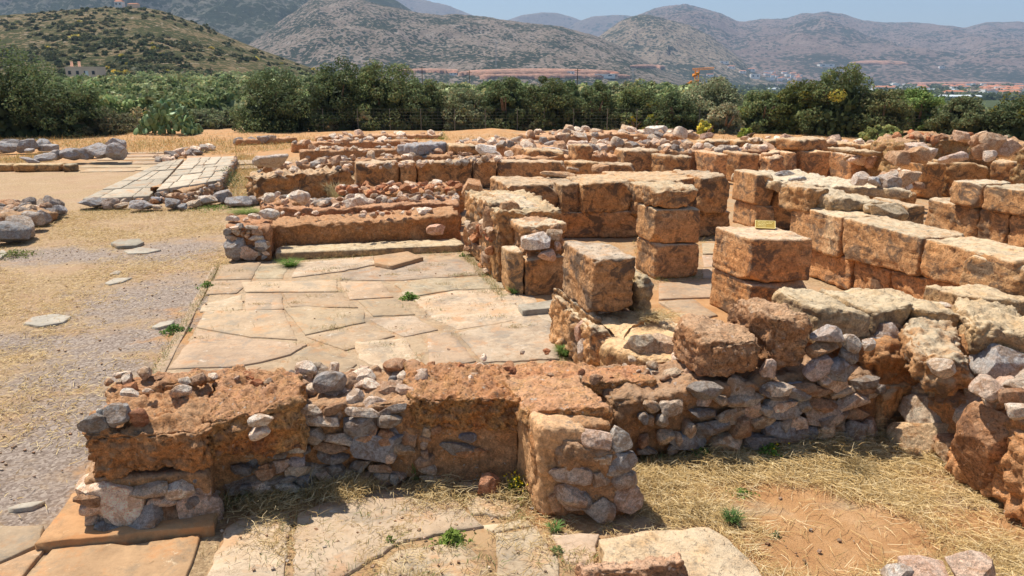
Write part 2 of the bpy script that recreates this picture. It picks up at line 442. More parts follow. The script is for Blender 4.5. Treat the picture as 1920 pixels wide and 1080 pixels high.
def mount_mat(name, soil, scrub, rockc, bs, dens, rockd=.62, off=0.0, low_z=60):
    t = NT(name, .95); t.b.inputs['Specular IOR Level'].default_value = 0
    base = t.ramp(t.noise(bs * .25, 9, .7, .4), [(.3, soil[0]), (.55, soil[1]), (.75, soil[2])])
    c = t.mix(t.ramp(t.noise(bs * .5, 10, .78, .6), [(rockd, 0), (rockd + .06, .8)]), base, rockc)
    wv = t.n.new('ShaderNodeVectorMath'); wv.operation = 'ADD'
    nzv = t.noise(bs * 1.5, 3, .6, out='Color'); s2 = t.n.new('ShaderNodeVectorMath'); s2.operation = 'SCALE'; t.l.new(nzv, s2.inputs[0]); s2.inputs['Scale'].default_value = .9 / bs
    t.l.new(t.pos, wv.inputs[0]); t.l.new(s2.outputs[0], wv.inputs[1])
    d = t.vor(bs, vec=wv.outputs[0])
    big = t.noise(bs * .07, 8, .68, .8)
    xz = t.n.new('ShaderNodeSeparateXYZ'); t.l.new(t.pos, xz.inputs[0]); low = t.mr(xz.outputs['Z'], -10, low_z, .16, 0)
    th = t.math('ADD', t.math('ADD', t.mr(big, .38, .62, -.24, .26), low), t.math('MULTIPLY', t.math('SUBTRACT', t.noise(bs * 2.2, 4, .7), .5), .35))
    f = t.math('SUBTRACT', t.math('ADD', th, dens), d)
    c = t.mix(t.ramp(t.math('ADD', t.math('MULTIPLY', f, 3.0), .5), [(.38, 0), (.6, .95)]), c, t.ramp(t.noise(bs * 3, 5, .7), [(.35, scrub[0]), (.65, scrub[1])]))
    c = t.mix(1.0, c, t.ramp(t.noise(bs * 2.5, 6, .8), [(.3, .6), (.5, 1.0), (.7, 1.4)]), 'MULTIPLY')
    b = t.bump(t.noise(bs * .6, 12, .8), .8, 2.2 / bs)
    return t.done(c, b)
M['hill'] = mount_mat('scrub_hill', [(.19, .155, .085), (.28, .21, .12), (.42, .30, .18)], [(.06, .075, .036), (.11, .115, .055)], (.50, .42, .33), .42, .47, .55)
M['mt_near'] = mount_mat('rocky_mountain', [(.21, .165, .125), (.31, .25, .20), (.41, .34, .28)], [(.028, .044, .032), (.065, .08, .052)], (.46, .41, .37), .13, .47, .57)
M['mt_cone'] = mount_mat('wooded_mountain', [(.25, .195, .14), (.34, .27, .20), (.42, .34, .27)], [(.04, .058, .042), (.075, .088, .058)], (.50, .43, .38), .09, .45, .57)
M['mt_left'] = mount_mat('green_mountain', [(.13, .14, .105), (.19, .18, .14), (.30, .27, .24)], [(.045, .062, .038), (.075, .085, .055)], (.44, .40, .36), .08, .60)
M['mt_right'] = mount_mat('bare_mountain', [(.21, .155, .13), (.28, .21, .18), (.34, .27, .23)], [(.045, .062, .05), (.08, .092, .072)], (.42, .35, .31), .055, .42, .58, low_z=140)
M['mt_far'] = mount_mat('far_mountain', [(.26, .20, .16), (.30, .24, .19), (.34, .27, .22)], [(.10, .11, .08), (.13, .13, .10)], (.36, .3, .26), .02, .3)
def plain_mat():
    t = NT('valley_fields', .95)
    v = t.vor(.012, out='Color', vec=t.vmul(t.pos, (1, .45, 1))); bw = t.n.new('ShaderNodeRGBToBW'); t.l.new(v, bw.inputs[0])
    c = t.ramp(bw.outputs[0], [(.25, (.055, .075, .035)), (.55, (.09, .11, .05)), (.62, (.16, .17, .08)), (.75, (.34, .26, .15)), (.80, (.08, .10, .045))])
    c = t.mix(t.ramp(t.noise(.12, 8, .7), [(.4, 0), (.55, .8)]), c, (.05, .065, .03))
    return t.done(c)
M['plain'] = plain_mat()
M['quarry'] = stone_mat('quarry_earth', [(.30, .13, .09), (.42, .24, .16), (.36, .17, .12)], .05, top=None, bump=.4, pits=0, tint=True)
# ------------------------------------------------------------------ ground, plain, mountains
def ss(x, a, b):
    t = np.clip((x - a) / (b - a), 0, 1); return t * t * (3 - 2 * t)
def gz(X, Y):
    r = np.hypot(X, Y); u = X / np.maximum(Y, 1)
    right = ss(u, -.32, -.12)
    drop = -16 * ss(Y, 62, 700)
    rise = 1.0 * ss(Y, 60, 180) + 7 * ss(Y, 180, 420)
    return drop * right + rise * (1 - right) * (Y > 0)
def zones(X, Y):
    P = np.stack([X * .5, Y * .5, X * 0], 1)
    def blob(px, py, rx, ry):
        c = at(px, py); return np.exp(-(((X - c[0]) / rx) ** 2 + ((Y - c[1]) / ry) ** 2))
    w = fbm(P * 1.2, 3) * .5
    g = np.zeros(len(X))
    for a in [(300, 560, 1.3, 1.6), (230, 640, 1.0, .8), (150, 700, .9, .8), (110, 860, 1.1, 1.3), (330, 470, 1.2, 1.1), (120, 480, 1.8, .8), (180, 780, .9, .7), (40, 930, .7, .8), (370, 600, .6, 1.0), (60, 640, .9, .4)]:
        g = np.maximum(g, blob(*a))
    # red earth: room at lower right, far strip by the trees
    r = np.zeros(len(X))
    for a in [(1500, 900, 1.6, .6), (1700, 1000, 1.5, .5), (1450, 1040, 1.5, .4), (900, 1000, 1.2, .7), (600, 600, 2.2, 1.8), (900, 560, 2.0, 1.5), (230, 900, .5, .8), (1400, 620, 3, 3), (640, 960, 1.2, .5)]:
        r = np.maximum(r, blob(*a) * .95)
    r = np.maximum(r, ss(Y, 24, 34) * .62 * (1 - ss(Y, 50, 60)))
    r = np.maximum(r, .50 * (X > -2) * ss(Y, 9, 14) * (1 - ss(Y, 24, 34)))
    f = ss(Y + w * 8, 50, 58)
    return np.stack([np.clip(g, 0, 1), np.clip(r, 0, 1), f], 1)
def make_ground():
    na = 520; rr = [1.6]
    while rr[-1] < 8600: rr.append(rr[-1] * (1.011 if rr[-1] < 40 else 1.05))
    rr = np.array(rr); nr = len(rr)
    an = np.linspace(R_(-62), R_(62), na)
    Rg, Ag = np.meshgrid(rr, an, indexing='ij')
    X = (Rg * np.sin(Ag)).ravel(); Y = (Rg * np.cos(Ag)).ravel() - .2
    Z = gz(X, Y)
    P3 = np.stack([X, Y, X * 0], 1)
    near = 1 - ss(np.hypot(X, Y), 40, 70)
    Z = Z + near * (fbm(P3 * .9, 3) * .035 + fbm(P3 * 7, 3, .6) * .010)
    Z = np.minimum(Z, .03 + (Y > 45) * 100)
    # spoil bank by the fence
    bank = np.exp(-((Y - 46) / 3.0) ** 2) * (.25 + .25 * fbm(P3 * .35, 3)) * near
    Z = Z + np.maximum(bank, 0) * (Y > 38) + (1 - near) * fbm(P3 * .02, 3) * .5
    V = np.stack([X, Y, Z], 1)
    i = np.arange(nr - 1)[:, None] * na + np.arange(na - 1)[None]
    Q = np.stack([i, i + 1, i + na + 1, i + na], -1).reshape(-1, 4)[:, ::-1]
    # ground behind and beside the viewer
    b = Bag(); b.add(V, Q, zones(X, Y))
    o = b.build('ground', M['ground']); o['kind'] = 'structure'
    o.data.materials.append(M['plain'])
    cy = V[Q].mean(1)
    o.data.polygons.foreach_set('material_index', (cy[:, 1] > 75).astype(np.int32))
    s = Bag(); w = 60.0
    v = np.array([[-w, -w, -.12], [w, -w, -.12], [w, 20, -.12], [-w, 20, -.12]]); s.add(v, np.array([[0, 1, 2, 3]]), (0, .3, 0))
    o2 = s.build('ground', M['ground']); o2['kind'] = 'structure'
make_ground()
BV = []
def ridge(name, mat, prof, Dc, D0, zb, nu=260, nv=90, amp=1.0, gs=1.0, p=1.15, seed=0, back=1.5):
    px = np.linspace(prof[0][0], prof[-1][0], nu)
    py = np.interp(px, [a[0] for a in prof], [a[1] for a in prof])
    k = np.array([.25, .5, .25])
    for _ in range(3): py = np.convolve(np.pad(py, 1, mode='edge'), k, 'valid')
    C = np.array([tp(a, b, Dc) for a, b in zip(px, py)])
    hs = C[:, 2] - zb
    v = np.concatenate([np.linspace(0, 1, nv), np.linspace(1, back, 12)[1:]])
    G = []
    for i, vv in enumerate(v):
        Yv = D0 + (Dc - D0) * vv
        X = C[:, 0] * (Yv / Dc)
        pr = min(vv, 1) ** p if vv <= 1 else 1 - ((vv - 1) / (back - 1)) ** 1.4 * .8
        G.append(np.stack([X, np.full(nu, Yv), zb + hs * pr], 1))
    G = np.array(G); n = len(v)
    flat = G.reshape(-1, 3).copy()
    S = (Dc - D0) * .35 * gs
    V2 = np.repeat(v, nu)
    w = flat.copy(); w[:, 0] += fbm(flat / S * 1.2 + seed, 3) * S * .5
    w[:, 2] = 0; w[:, 1] *= .55
    g = ridged(w / S * 1.3 + seed * 3.3, 5) * 1.0 + fbm(w / S * 5 + seed, 4, .6) * .35
    env = np.sin(np.clip(V2, 0, 1) * math.pi) ** .7 * (V2 <= 1)
    hh = np.tile(hs, n)
    flat[:, 2] += g * env * hh * .20 * amp
    flat[:, 2] += fbm(flat / S * 9 + seed, 4, .65) * hh * .028 * amp * np.clip(V2 * 2, 0, 1)
    # keep the slope below the line of sight to the crest
    Zc = np.tile(C[:, 2], n); lim = H + (Zc - H) * flat[:, 1] / Dc - hh * .004
    m = V2 < .985; flat[m, 2] = np.minimum(flat[m, 2], np.maximum(lim[m], zb))
    i = np.arange(n - 1)[:, None] * nu + np.arange(nu - 1)[None]
    Q = np.stack([i, i + 1, i + nu + 1, i + nu], -1).reshape(-1, 4)
    b = Bag(); b.add(flat, Q); o = b.build(name, M[mat]); o['kind'] = 'structure'
    BV.append((BVHTree.FromPolygons(flat.tolist(), Q.tolist()), name))
    return flat
ridge('hill', 'hill', [(-420, 60), (-200, 42), (0, 29), (60, 25), (120, 19), (170, 15), (215, 13), (260, 13), (300, 19), (330, 30), (380, 48), (430, 70), (480, 90), (530, 108), (580, 126), (640, 146), (700, 160)], 500, 250, 1.0, nu=300, nv=120, amp=.35, gs=.8, p=1.05, seed=1)
ridge('mountain', 'mt_near', [(300, 150), (400, 110), (480, 70), (540, 30), (590, -6), (640, -8), (700, 6), (740, 14), (790, 25), (830, 29), (850, 26), (870, 28), (910, 31), (950, 38), (1000, 44), (1050, 49), (1090, 60), (1120, 68), (1160, 85), (1200, 108), (1240, 132), (1290, 150), (1360, 163)], 1900, 1150, -16, nu=330, nv=120, amp=.75, seed=4, p=1.1)
ridge('mountain', 'mt_left', [(-500, -160), (0, -190), (300, -170), (500, -90), (640, -40), (740, 0), (830, 60), (900, 120), (960, 160)], 3000, 1500, -16, nu=300, nv=110, amp=1.0, seed=7)
ridge('mountain', 'mt_cone', [(1040, 150), (1080, 110), (1120, 70), (1160, 42), (1190, 29), (1215, 27), (1250, 36), (1290, 46), (1330, 66), (1370, 96), (1410, 128), (1450, 150), (1500, 166)], 2700, 1900, -16, nu=220, nv=110, amp=.8, seed=9, p=1.1)
ridge('mountain', 'mt_right', [(1100, 80), (1180, 36), (1225, 17), (1260, 11), (1285, 9), (1320, 17), (1350, 25), (1385, 42), (1430, 36), (1475, 36), (1500, 28), (1545, 24), (1580, 27), (1620, 38), (1660, 42), (1700, 42), (1760, 47), (1810, 52), (1850, 42), (1905, 40), (1980, 48), (2150, 60), (2500, 100)], 5200, 2350, -16, nu=460, nv=150, amp=1.15, seed=12, p=1.15)
ridge('mountain', 'mt_far', [(600, -60), (700, -22), (760, -6), (800, 1), (840, 10), (885, 28), (930, 60), (980, 90)], 6500, 5400, -16, nu=150, nv=30, amp=.6, seed=14, back=1.3)
ridge('mountain', 'mt_far', [(900, 60), (940, 42), (975, 29), (1015, 23), (1045, 24), (1080, 34), (1110, 48), (1160, 70)], 7000, 6300, -16, nu=120, nv=30, amp=.4, seed=15, back=1.3)
ridge('mountain', 'mt_far', [(1040, 70), (1080, 42), (1110, 31), (1150, 28), (1180, 29), (1210, 40), (1260, 70)], 6400, 5600, -16, nu=120, nv=30, amp=.4, seed=16, back=1.3)
def cast(px, py):
    d = Vector(ray(px, py)).normalized(); o = Vector((0, 0, H)); best = None
    for bv, n in BV:
        h = bv.ray_cast(o, d)
        if h[0] and (best is None or h[3] < best[3]): best = h
    if py > 152:
        g = at(px, py, -16)
        if best is None or g[1] < best[0].y: return g
    return np.array(best[0]) if best else at(px, 160, -16)
# ------------------------------------------------------------------ paving
flo = Bag()
rs0 = np.random.RandomState(3)
def tv(b=1.0, v=.1): return tuple(np.array([1, 1, 1]) * b * rs0.uniform(1 - v, 1 + v) * rs0.uniform(.97, 1.03, 3))
port = [[(315, 690), (370, 617), (470, 634), (575, 646), (545, 664), (490, 678), (430, 687)], [(368, 613), (385, 583), (530, 580), (557, 636), (470, 631)],
 [(503, 697), (535, 678), (580, 647), (668, 682), (640, 702)], [(532, 577), (575, 574), (682, 582), (684, 603), (572, 627), (548, 596)], [(530, 549), (637, 548), (672, 576), (545, 574)],
 [(460, 550), (527, 550), (533, 579), (458, 581)], [(452, 528), (630, 525), (634, 546), (460, 547)], [(412, 497), (490, 490), (472, 522), (403, 524)], [(395, 527), (472, 525), (443, 549), (386, 551)],
 [(637, 528), (715, 528), (737, 556), (655, 561)], [(672, 563), (742, 558), (778, 589), (700, 592)], [(572, 630), (688, 606), (740, 629), (648, 656)],
 [(800, 624), (848, 623), (892, 676), (805, 690)]]
for i, p in enumerate(port): slabpoly(flo, p, .032, .05, tv(1.0, .14), seed=i, tilt=rs0.uniform(-.008, .008))
for i, p in enumerate([[(277, 716), (398, 500), (409, 500), (312, 692), (300, 716)], [(345, 700), (490, 688), (430, 716), (330, 722)], [(1235, 530), (1345, 527), (1345, 556), (1235, 560)], [(1235, 565), (1300, 560), (1345, 590), (1290, 600)], [(1230, 545), (1348, 560), (1348, 600), (1260, 640)]][:4]):
    slabpoly(flo, p, .024, .05, tv(.98, .08), seed=30 + i)
for i, p in enumerate([[(1315, 455), (1352, 455), (1360, 475), (1318, 475)], [(1316, 478), (1360, 478), (1350, 500), (1320, 500)], [(1316, 503), (1350, 503), (1345, 520), (1318, 520)]]):
    slabpoly(flo, p, .024, .05, tv(1.05, .05), seed=40 + i)
o = flo.build('paving', M['slab']); o['kind'] = 'structure'
fl2 = Bag()
crk = [[(376, 572), (452, 552), (456, 580), (420, 584), (374, 584)], [(690, 597), (775, 592), (822, 618), (757, 631), (735, 622)], [(662, 640), (760, 634), (792, 684), (720, 692), (672, 672)], [(775, 562), (850, 545), (990, 541), (1028, 588), (860, 618), (815, 600)],
 [(742, 532), (800, 522), (940, 518), (985, 538), (850, 543), (762, 558)], [(858, 622), (1005, 592), (1046, 610), (1048, 672), (905, 678)], [(995, 580), (1054, 577), (1054, 606), (1018, 600)], [(640, 512), (760, 488), (860, 486), (930, 512), (740, 526), (640, 524)],
 [(560, 492), (700, 480), (745, 488), (640, 508), (545, 520)], [(478, 498), (540, 494), (530, 522), (478, 522)], [(650, 690), (700, 692), (705, 712), (640, 712)]]
for i, p in enumerate(crk): slabpoly(fl2, p, .022 + .006 * (i % 3), .05, tv(1.0, .14), jit=.025, seed=60 + i, tilt=rs0.uniform(-.01, .01))
fg = [[(385, 1085), (425, 990), (470, 965), (546, 955), (530, 1085)], [(548, 1085), (562, 962), (700, 912), (850, 930), (905, 985), (760, 1010), (700, 1045), (640, 1085)], [(930, 1000), (1005, 988), (1040, 1040), (1052, 1090), (930, 1090)],
 [(865, 935), (905, 925), (972, 945), (962, 968), (885, 962)], [(700, 1085), (740, 1030), (860, 1018), (915, 1050), (920, 1085)], [(1030, 1000), (1125, 1000), (1115, 1060), (1060, 1050)], [(900, 985), (985, 970), (1000, 985), (920, 1000)], [(860, 905), (930, 900), (985, 915), (900, 922)]]
for i, p in enumerate(fg): slabpoly(fl2, p, .024 + .010 * (i % 2), .06, tv(1.08, .14), jit=.03, seed=80 + i, tilt=rs0.uniform(-.01, .01))
slabpoly(fl2, [(292, 716), (318, 690), (372, 610), (410, 500), (520, 490), (880, 470), (950, 555), (1054, 600), (1060, 690), (900, 712)], .014, .03, (.88, .84, .78), seed=78)
slabpoly(fl2, [(380, 1095), (425, 985), (560, 950), (740, 905), (990, 905), (1010, 990), (1120, 1000), (1110, 1095)], .010, .03, (.82, .70, .55), jit=.03, seed=79)
o = fl2.build('paving', M['slab_cracked']); o['kind'] = 'structure'
fl3 = Bag()
slabpoly(fl3, [(35, 1095), (112, 1012), (240, 1020), (376, 1002), (342, 1095)], .03, .06, (1.0, .88, .74), seed=101)
slabpoly(fl3, [(-20, 1100), (-10, 1062), (62, 1030), (88, 1022), (25, 1100)], .03, .06, (1.05, .9, .76), seed=102)
slabpoly(fl3, [(66, 1018), (135, 925), (165, 915), (420, 915), (400, 985), (125, 1012)], .085, .1, (1.05, .82, .6), seed=103)
slabpoly(fl3, [(-60, 985), (82, 984), (66, 1022), (0, 1052), (-60, 1060)], .028, .06, (.82, .84, .84), seed=104)
o = fl3.build('paving', M['slab']); o['kind'] = 'structure'
# ------------------------------------------------------------------ walls: generic helpers
def gp(x, q): return at(x, q)
def wall(label, cat, loc, group=None, name='ruined_wall'): return thing(name, label, cat, loc, group)
def add(parent, name, mat, pieces, tint=(1, 1, 1), label=None, smooth=True, kind=None):
    b = Bag()
    for p in pieces:
        hv_ = abs(math.sin(p[0][0, 0] * 91.7 + p[0][0, 1] * 37.1)); hw_ = abs(math.sin(p[0][1, 0] * 57.3 + 1))
        b.add(p[0], p[1], tuple(np.array(p[2] if len(p) > 2 else tint) * (.86 + .26 * hv_) * np.array([1, .96 + .08 * hw_, .88 + .22 * hw_])))
    o = b.build(name, M[mat], parent, smooth)
    if label: o['label'] = label
    if kind: o['kind'] = kind
    return o
def pick(rs, pals, v=.16):
    p = pals[rs.randint(len(pals))]; c = np.array(p[rs.randint(len(p))]) * rs.uniform(1 - v, 1 + v) * np.array([1.07, 1, .91]); return tuple(np.clip(c * 1.35, 0, 1.3))
def facing(p0, p1, z0, z1, size, seed, pals, cover=.85, out=.4, bag=None, gapf=1.0, top=None):
    """rubble set in the face between plan points p0,p1 (x,y), heights z0..z1"""
    rs = np.random.RandomState(seed); p0 = np.array(p0[:2]); p1 = np.array(p1[:2])
    e = p1 - p0; L = np.linalg.norm(e); e = e / L; yaw = math.atan2(e[1], e[0]); nout = np.array([e[1], -e[0]])
    z = z0; bag = bag or Bag()
    while z < z1 - size * .2:
        h = size * rs.uniform(.5, .95); s = rs.uniform(-.3, .3) * size
        while s < L:
            w = size * rs.uniform(.45, 1.9)
            if rs.rand() < cover:
                zz = z + h / 2 + rs.uniform(-.15, .15) * size; c = p0 + e * (s + w / 2)
                if s + w < L * 1.02:
                    hh = h * rs.uniform(.75, 1.1)
                    pr = rs.uniform(-.6, out * .45) * hh * .5
                    cc = np.array([c[0] + nout[0] * pr, c[1] + nout[1] * pr, zz])
                    v, q = rock(cc, (w * .96, hh * 1.1, hh), yaw=yaw + rs.uniform(-.15, .15), k=rs.uniform(2.6, 4.2), rough=.045, cuts=9, seed=rs.randint(1e5), tilt=(0, rs.uniform(-.3, .3)), cutmin=.5)
                    bag.add(v, q, pick(rs, pals))
            s += w * gapf
        z += h * .92 * gapf
    return bag
def scatter_top(p0, p1, z, thick, size, n, seed, pals, bag=None, zj=.03, spread=1.0):
    rs = np.random.RandomState(seed); p0 = np.array(p0[:2]); p1 = np.array(p1[:2]); e = p1 - p0; L = np.linalg.norm(e); e = e / L; nn = np.array([-e[1], e[0]])
    bag = bag or Bag()
    for i in range(n):
        w = size * rs.uniform(.5, 1.5); c = p0 + e * rs.uniform(0, L) + nn * thick * rs.uniform(.0, 1) * spread
        v, q = rock((c[0], c[1], z + rs.uniform(-.7, .15) * w * .5 + rs.uniform(-zj, zj)), (w, w * rs.uniform(.6, 1), w * rs.uniform(.4, .8)), yaw=rs.uniform(0, 3), k=rs.uniform(2.5, 4), rough=.05, cuts=9, seed=rs.randint(1e5), tilt=(rs.uniform(-.4, .4), rs.uniform(-.4, .4)), cutmin=.5)
        bag.add(v, q, pick(rs, pals))
    return bag
def rocks(parent, specs, name='stone', mat='rubble', smooth=False):
    """each spec: x0,y0,x1,y1,Y,palette or colour[,kwargs] -> one part each"""
    for i, s in enumerate(specs):
        kw = dict(s[6]) if len(s) > 6 else {}
        kw.setdefault('seed', int(s[0] * 7 + s[1])); kw.setdefault('rough', .05); kw.setdefault('k', 3.4)
        v, q = prock(s[0], s[1], s[2], s[3], s[4], **kw)
        b = Bag(); c = tuple(np.array(s[5]) * 1.4 * np.array([1.05, 1, .93])); b.add(v, q, c); o = b.build(name, M[mat], parent, smooth)
G1, G2, BL, PK, WH, TN, OR = (.40, .40, .42), (.33, .34, .36), (.34, .37, .44), (.66, .54, .48), (.78, .75, .72), (.55, .47, .38), (.58, .38, .24)
# ================================================================== FRONT WALL
Yf = Yof(985); W = wall('long low rubble and conglomerate wall crossing the foreground from the gravel edge to the straw-covered room', 'wall', (*at(700, 900)[:2], 0))
# left end
add(W, 'conglomerate_block', 'mud', [blk((148, 814, 908, 995), (392, 802, 890, 978), 712, r=.08, rough=.07, seed=1, freq=3.6, erode=.07, pit=.02, tilt=.06, chips=0)], tint=(.98, .92, .85), label='pitted earth-brown block overhanging the left end')
add(W, 'burnt_block', 'red', [blk((380, 790, 872, 966), (572, 752, 860, 936), 692, r=.06, rough=.06, seed=2, freq=3.8, erode=.06, pit=.02, tilt=.06, chips=0)], label='reddish block with two white pebbles in its face')
add(W, 'red_crust', 'red', [body([(200, 742, .80, 708), (330, 712, .83, 690), (512, 700, .80, 684)], zb=.58, r=.06, rough=.05, seed=3, freq=4, erode=.03)])
add(W, 'earth_core', 'mud', [body([(152, 900, 994, 1.1), (388, 890, 974, 1.0)], r=.05, rough=.03, seed=4),
    body([(384, 850, 938, .9), (572, 845, 918, .9)], r=.04, rough=.03, seed=5),
    body([(540, 770, 912, 700), (660, 755, 904, 690), (800, 750, 908, 690)], r=.06, rough=.05, seed=6, erode=.03, freq=4),
    body([(785, 800, 905, .8), (975, 800, 905, .8)], r=.03, rough=.02, seed=7),
    body([(1005, 800, 958, .8), (1150, 790, 950, .9)], r=.05, rough=.05, seed=8)])
Ya = Yof(1000)
rocks(W, [(150, 908, 250, 984, Yof(1000), (.95, .84, .74), dict(k=5, cuts=10)), (238, 957, 300, 1014, Yof(1005), G1, dict(k=2.6, cuts=5)), (180, 984, 234, 1018, Yof(1012), G2, dict(k=2.5)),
  (247, 911, 296, 956, Yof(985), G2, dict(k=4)), (322, 935, 394, 992, Yof(985), PK, dict(k=6, cuts=6)), (321, 886, 374, 926, Yof(975), BL, dict(k=4, tilt=(0, -.4))), (300, 928, 352, 952, Yof(980), (.66, .46, .36)), (350, 915, 386, 945, Yof(980), PK),
  (302, 950, 340, 978, Yof(985), PK), (286, 897, 318, 925, Yof(978), G2, dict(k=4)), (149, 780, 200, 815, Yof(985), G2), (195, 768, 243, 802, Yof(978), G1), (228, 734, 256, 746, Yof(945), WH), (182, 768, 200, 790, Yof(972), WH), (236, 772, 268, 806, Yof(972), (.45, .25, .17))], 'boulder')
rocks(W, [(468, 783, 506, 800, Yof(958), WH), (468, 802, 504, 825, Yof(956), (.9, .82, .76)), (420, 842, 446, 864, Yof(930), PK), (446, 841, 474, 860, Yof(930), TN), (438, 858, 460, 876, Yof(930), (.6, .5, .44)), (458, 862, 488, 880, Yof(930), G2), (444, 875, 470, 893, Yof(931), G1), (420, 876, 444, 893, Yof(930), PK), (472, 872, 498, 888, Yof(928), TN),
  (490, 843, 530, 860, Yof(928), G2), (500, 868, 538, 888, Yof(928), PK), (540, 832, 568, 852, Yof(922), WH), (542, 855, 570, 878, Yof(922), (.50, .45, .48)), (526, 876, 574, 908, Yof(923), (.72, .62, .50)), (528, 897, 582, 932, Yof(925), BL, dict(tilt=(0, -.3))), (422, 890, 520, 938, Yof(936), (.46, .40, .36), dict(k=3))], 'boulder')
fc = facing(gp(566, 910), gp(780, 910), .03, .66, .15, 11, [GREY, WARM, PALE, PALE], cover=.8, out=.7)
facing(gp(394, 946), gp(570, 926), .02, .32, .12, 35, [PALE, WARM, GREY], cover=.75, out=.8, bag=fc)
facing(gp(160, 1000), gp(386, 982), .02, .36, .15, 37, [GREY, WARM, PALE, PALE], cover=.9, out=.9, bag=fc)
fc = scatter_top(gp(520, 880), gp(790, 880), corner(660, 745, 900)[2] - .01, .55, .13, 46, 12, [GREY, PALE, PALE, WARM], bag=fc)
fc = scatter_top(gp(190, 930), gp(520, 900), .84, .5, .10, 16, 13, [RED, PALE, WARM], bag=fc, zj=.02)
rocks(W, [(668, 822, 752, 872, Yof(916), BL, dict(k=6, cuts=5, deep=.35, rough=.025, tilt=(0, -.05), seed=8)), (610, 770, 640, 792, Yof(906), PK), (645, 735, 682, 765, Yof(898), WH), (682, 752, 722, 782, Yof(900), (.72, .66, .62)), (640, 806, 668, 832, Yof(905), G1), (592, 708, 640, 745, Yof(885), G1), (556, 685, 590, 706, Yof(860), WH), (706, 718, 756, 752, Yof(880), (.50, .36, .27)), (752, 805, 776, 855, Yof(908), (.50, .38, .30)), (727, 806, 752, 830, Yof(908), BL), (580, 870, 612, 890, Yof(906), TN)], 'boulder')
# middle
add(W, 'burnt_block', 'red', [blk((766, 745, 812, 912), (985, 742, 818, 912), 674, r=.06, rough=.055, seed=21, freq=3.8, erode=.06, pit=.02, chips=0), blk((768, 700, 760, 860), (800, 697, 760, 860), 674, r=.08, rough=.05, seed=22)], label='reddish conglomerate slab bridging the recess')
fm = facing(gp(786, 909), gp(830, 909), .02, .5, .10, 14, [WARM, WARM, PALE], cover=.9)
rocks(W, [(862, 818, 890, 834, Yof(912), BL), (832, 834, 892, 856, Yof(912), G2, dict(tilt=(0, .25))), (860, 846, 905, 862, Yof(912), OR)], 'boulder')
add(W, 'plaster_post', 'plaster', [body([(970, 752, 908, .12), (1022, 806, 972, .12)], r=.02, rough=.022, seed=23, freq=2.5)], label='smooth pale orange plaster on the left side of the pier')
# pier
pr = Bag()
add(W, 'cap_slab', 'red', [blk((985, 770, 812, 945), (1152, 762, 806, 935), 700, r=.05, rough=.04, seed=24, freq=4, erode=.03)], tint=(1.15, 1.15, 1.1), label='cream and orange slab capping the pier')
add(W, 'earth_core', 'mud', [body([(1044, 826, 976, .55), (1192, 846, 970, .55)], r=.12, rough=.05, seed=25, freq=4)], label='grey-brown mortar of the pier')
add(W, 'plaster_post', 'plaster', [body([(1012, 800, 972, .5), (1110, 806, 966, .5)], r=.05, rough=.03, seed=26)], label='plastered front of the pier')
Yp = Yof(975)
rocks(W, [(1030, 878, 1102, 918, Yp, (.56, .50, .48), dict(k=4)), (1042, 915, 1096, 962, Yp - .04, (.60, .50, .44), dict(k=3.4)), (1096, 815, 1142, 848, Yp + .03, PK), (1144, 806, 1182, 850, Yp + .08, (.56, .58, .60), dict(k=4)), (1086, 840, 1114, 868, Yp + .03, (.72, .64, .54)), (1108, 850, 1146, 880, Yp + .02, (.66, .60, .52)), (1138, 855, 1190, 896, Yp + .02, G1, dict(tilt=(0, -.3))),
  (1148, 890, 1196, 922, Yp + .02, (.50, .44, .40), dict(k=4)), (1152, 915, 1200, 970, Yp, (.62, .50, .44), dict(k=3)), (1102, 940, 1152, 980, Yp - .05, (.54, .50, .46)), (1104, 886, 1142, 912, Yp, (.52, .44, .38)), (1092, 930, 1110, 962, Yp - .03, G2), (1032, 925, 1050, 965, Yp, (.62, .42, .28))], 'boulder')
# right run
add(W, 'earth_core', 'mud', [body([(1148, 748, 868, 678), (1290, 732, 858, 680), (1440, 712, 842, 650), (1560, 700, 828, 640), (1660, 700, 818, 640)], r=.08, rough=.05, seed=27, erode=.03, freq=3.6)])
facing(gp(1200, 868), gp(1290, 862), .02, .52, .13, 31, [WARM, GREY, WARM], cover=.6, out=.35, bag=fc)
facing(gp(1290, 862), gp(1655, 822), .03, .62, .20, 32, [GREY, GREY, WARM, PALE], cover=.9, out=.5, bag=fc)
scatter_top(gp(1180, 840), gp(1300, 840), corner(1250, 735, 860)[2] - .02, .7, .10, 18, 33, [WARM, PALE, WARM], bag=fc)
scatter_top(gp(800, 870), gp(1150, 870), corner(900, 740, 905)[2] - .02, .8, .07, 22, 34, [WARM, PALE, RED], bag=fc, zj=.01)
add(W, 'crust', 'red', [body([(800, 715, .72, 678), (960, 712, .70, 676), (1140, 715, .68, 678), (1240, 712, .66, 680)], zb=.5, r=.05, rough=.05, seed=28, freq=4, erode=.03)], tint=(1.15, 1.12, 1.1))
Yr = Yof(838)
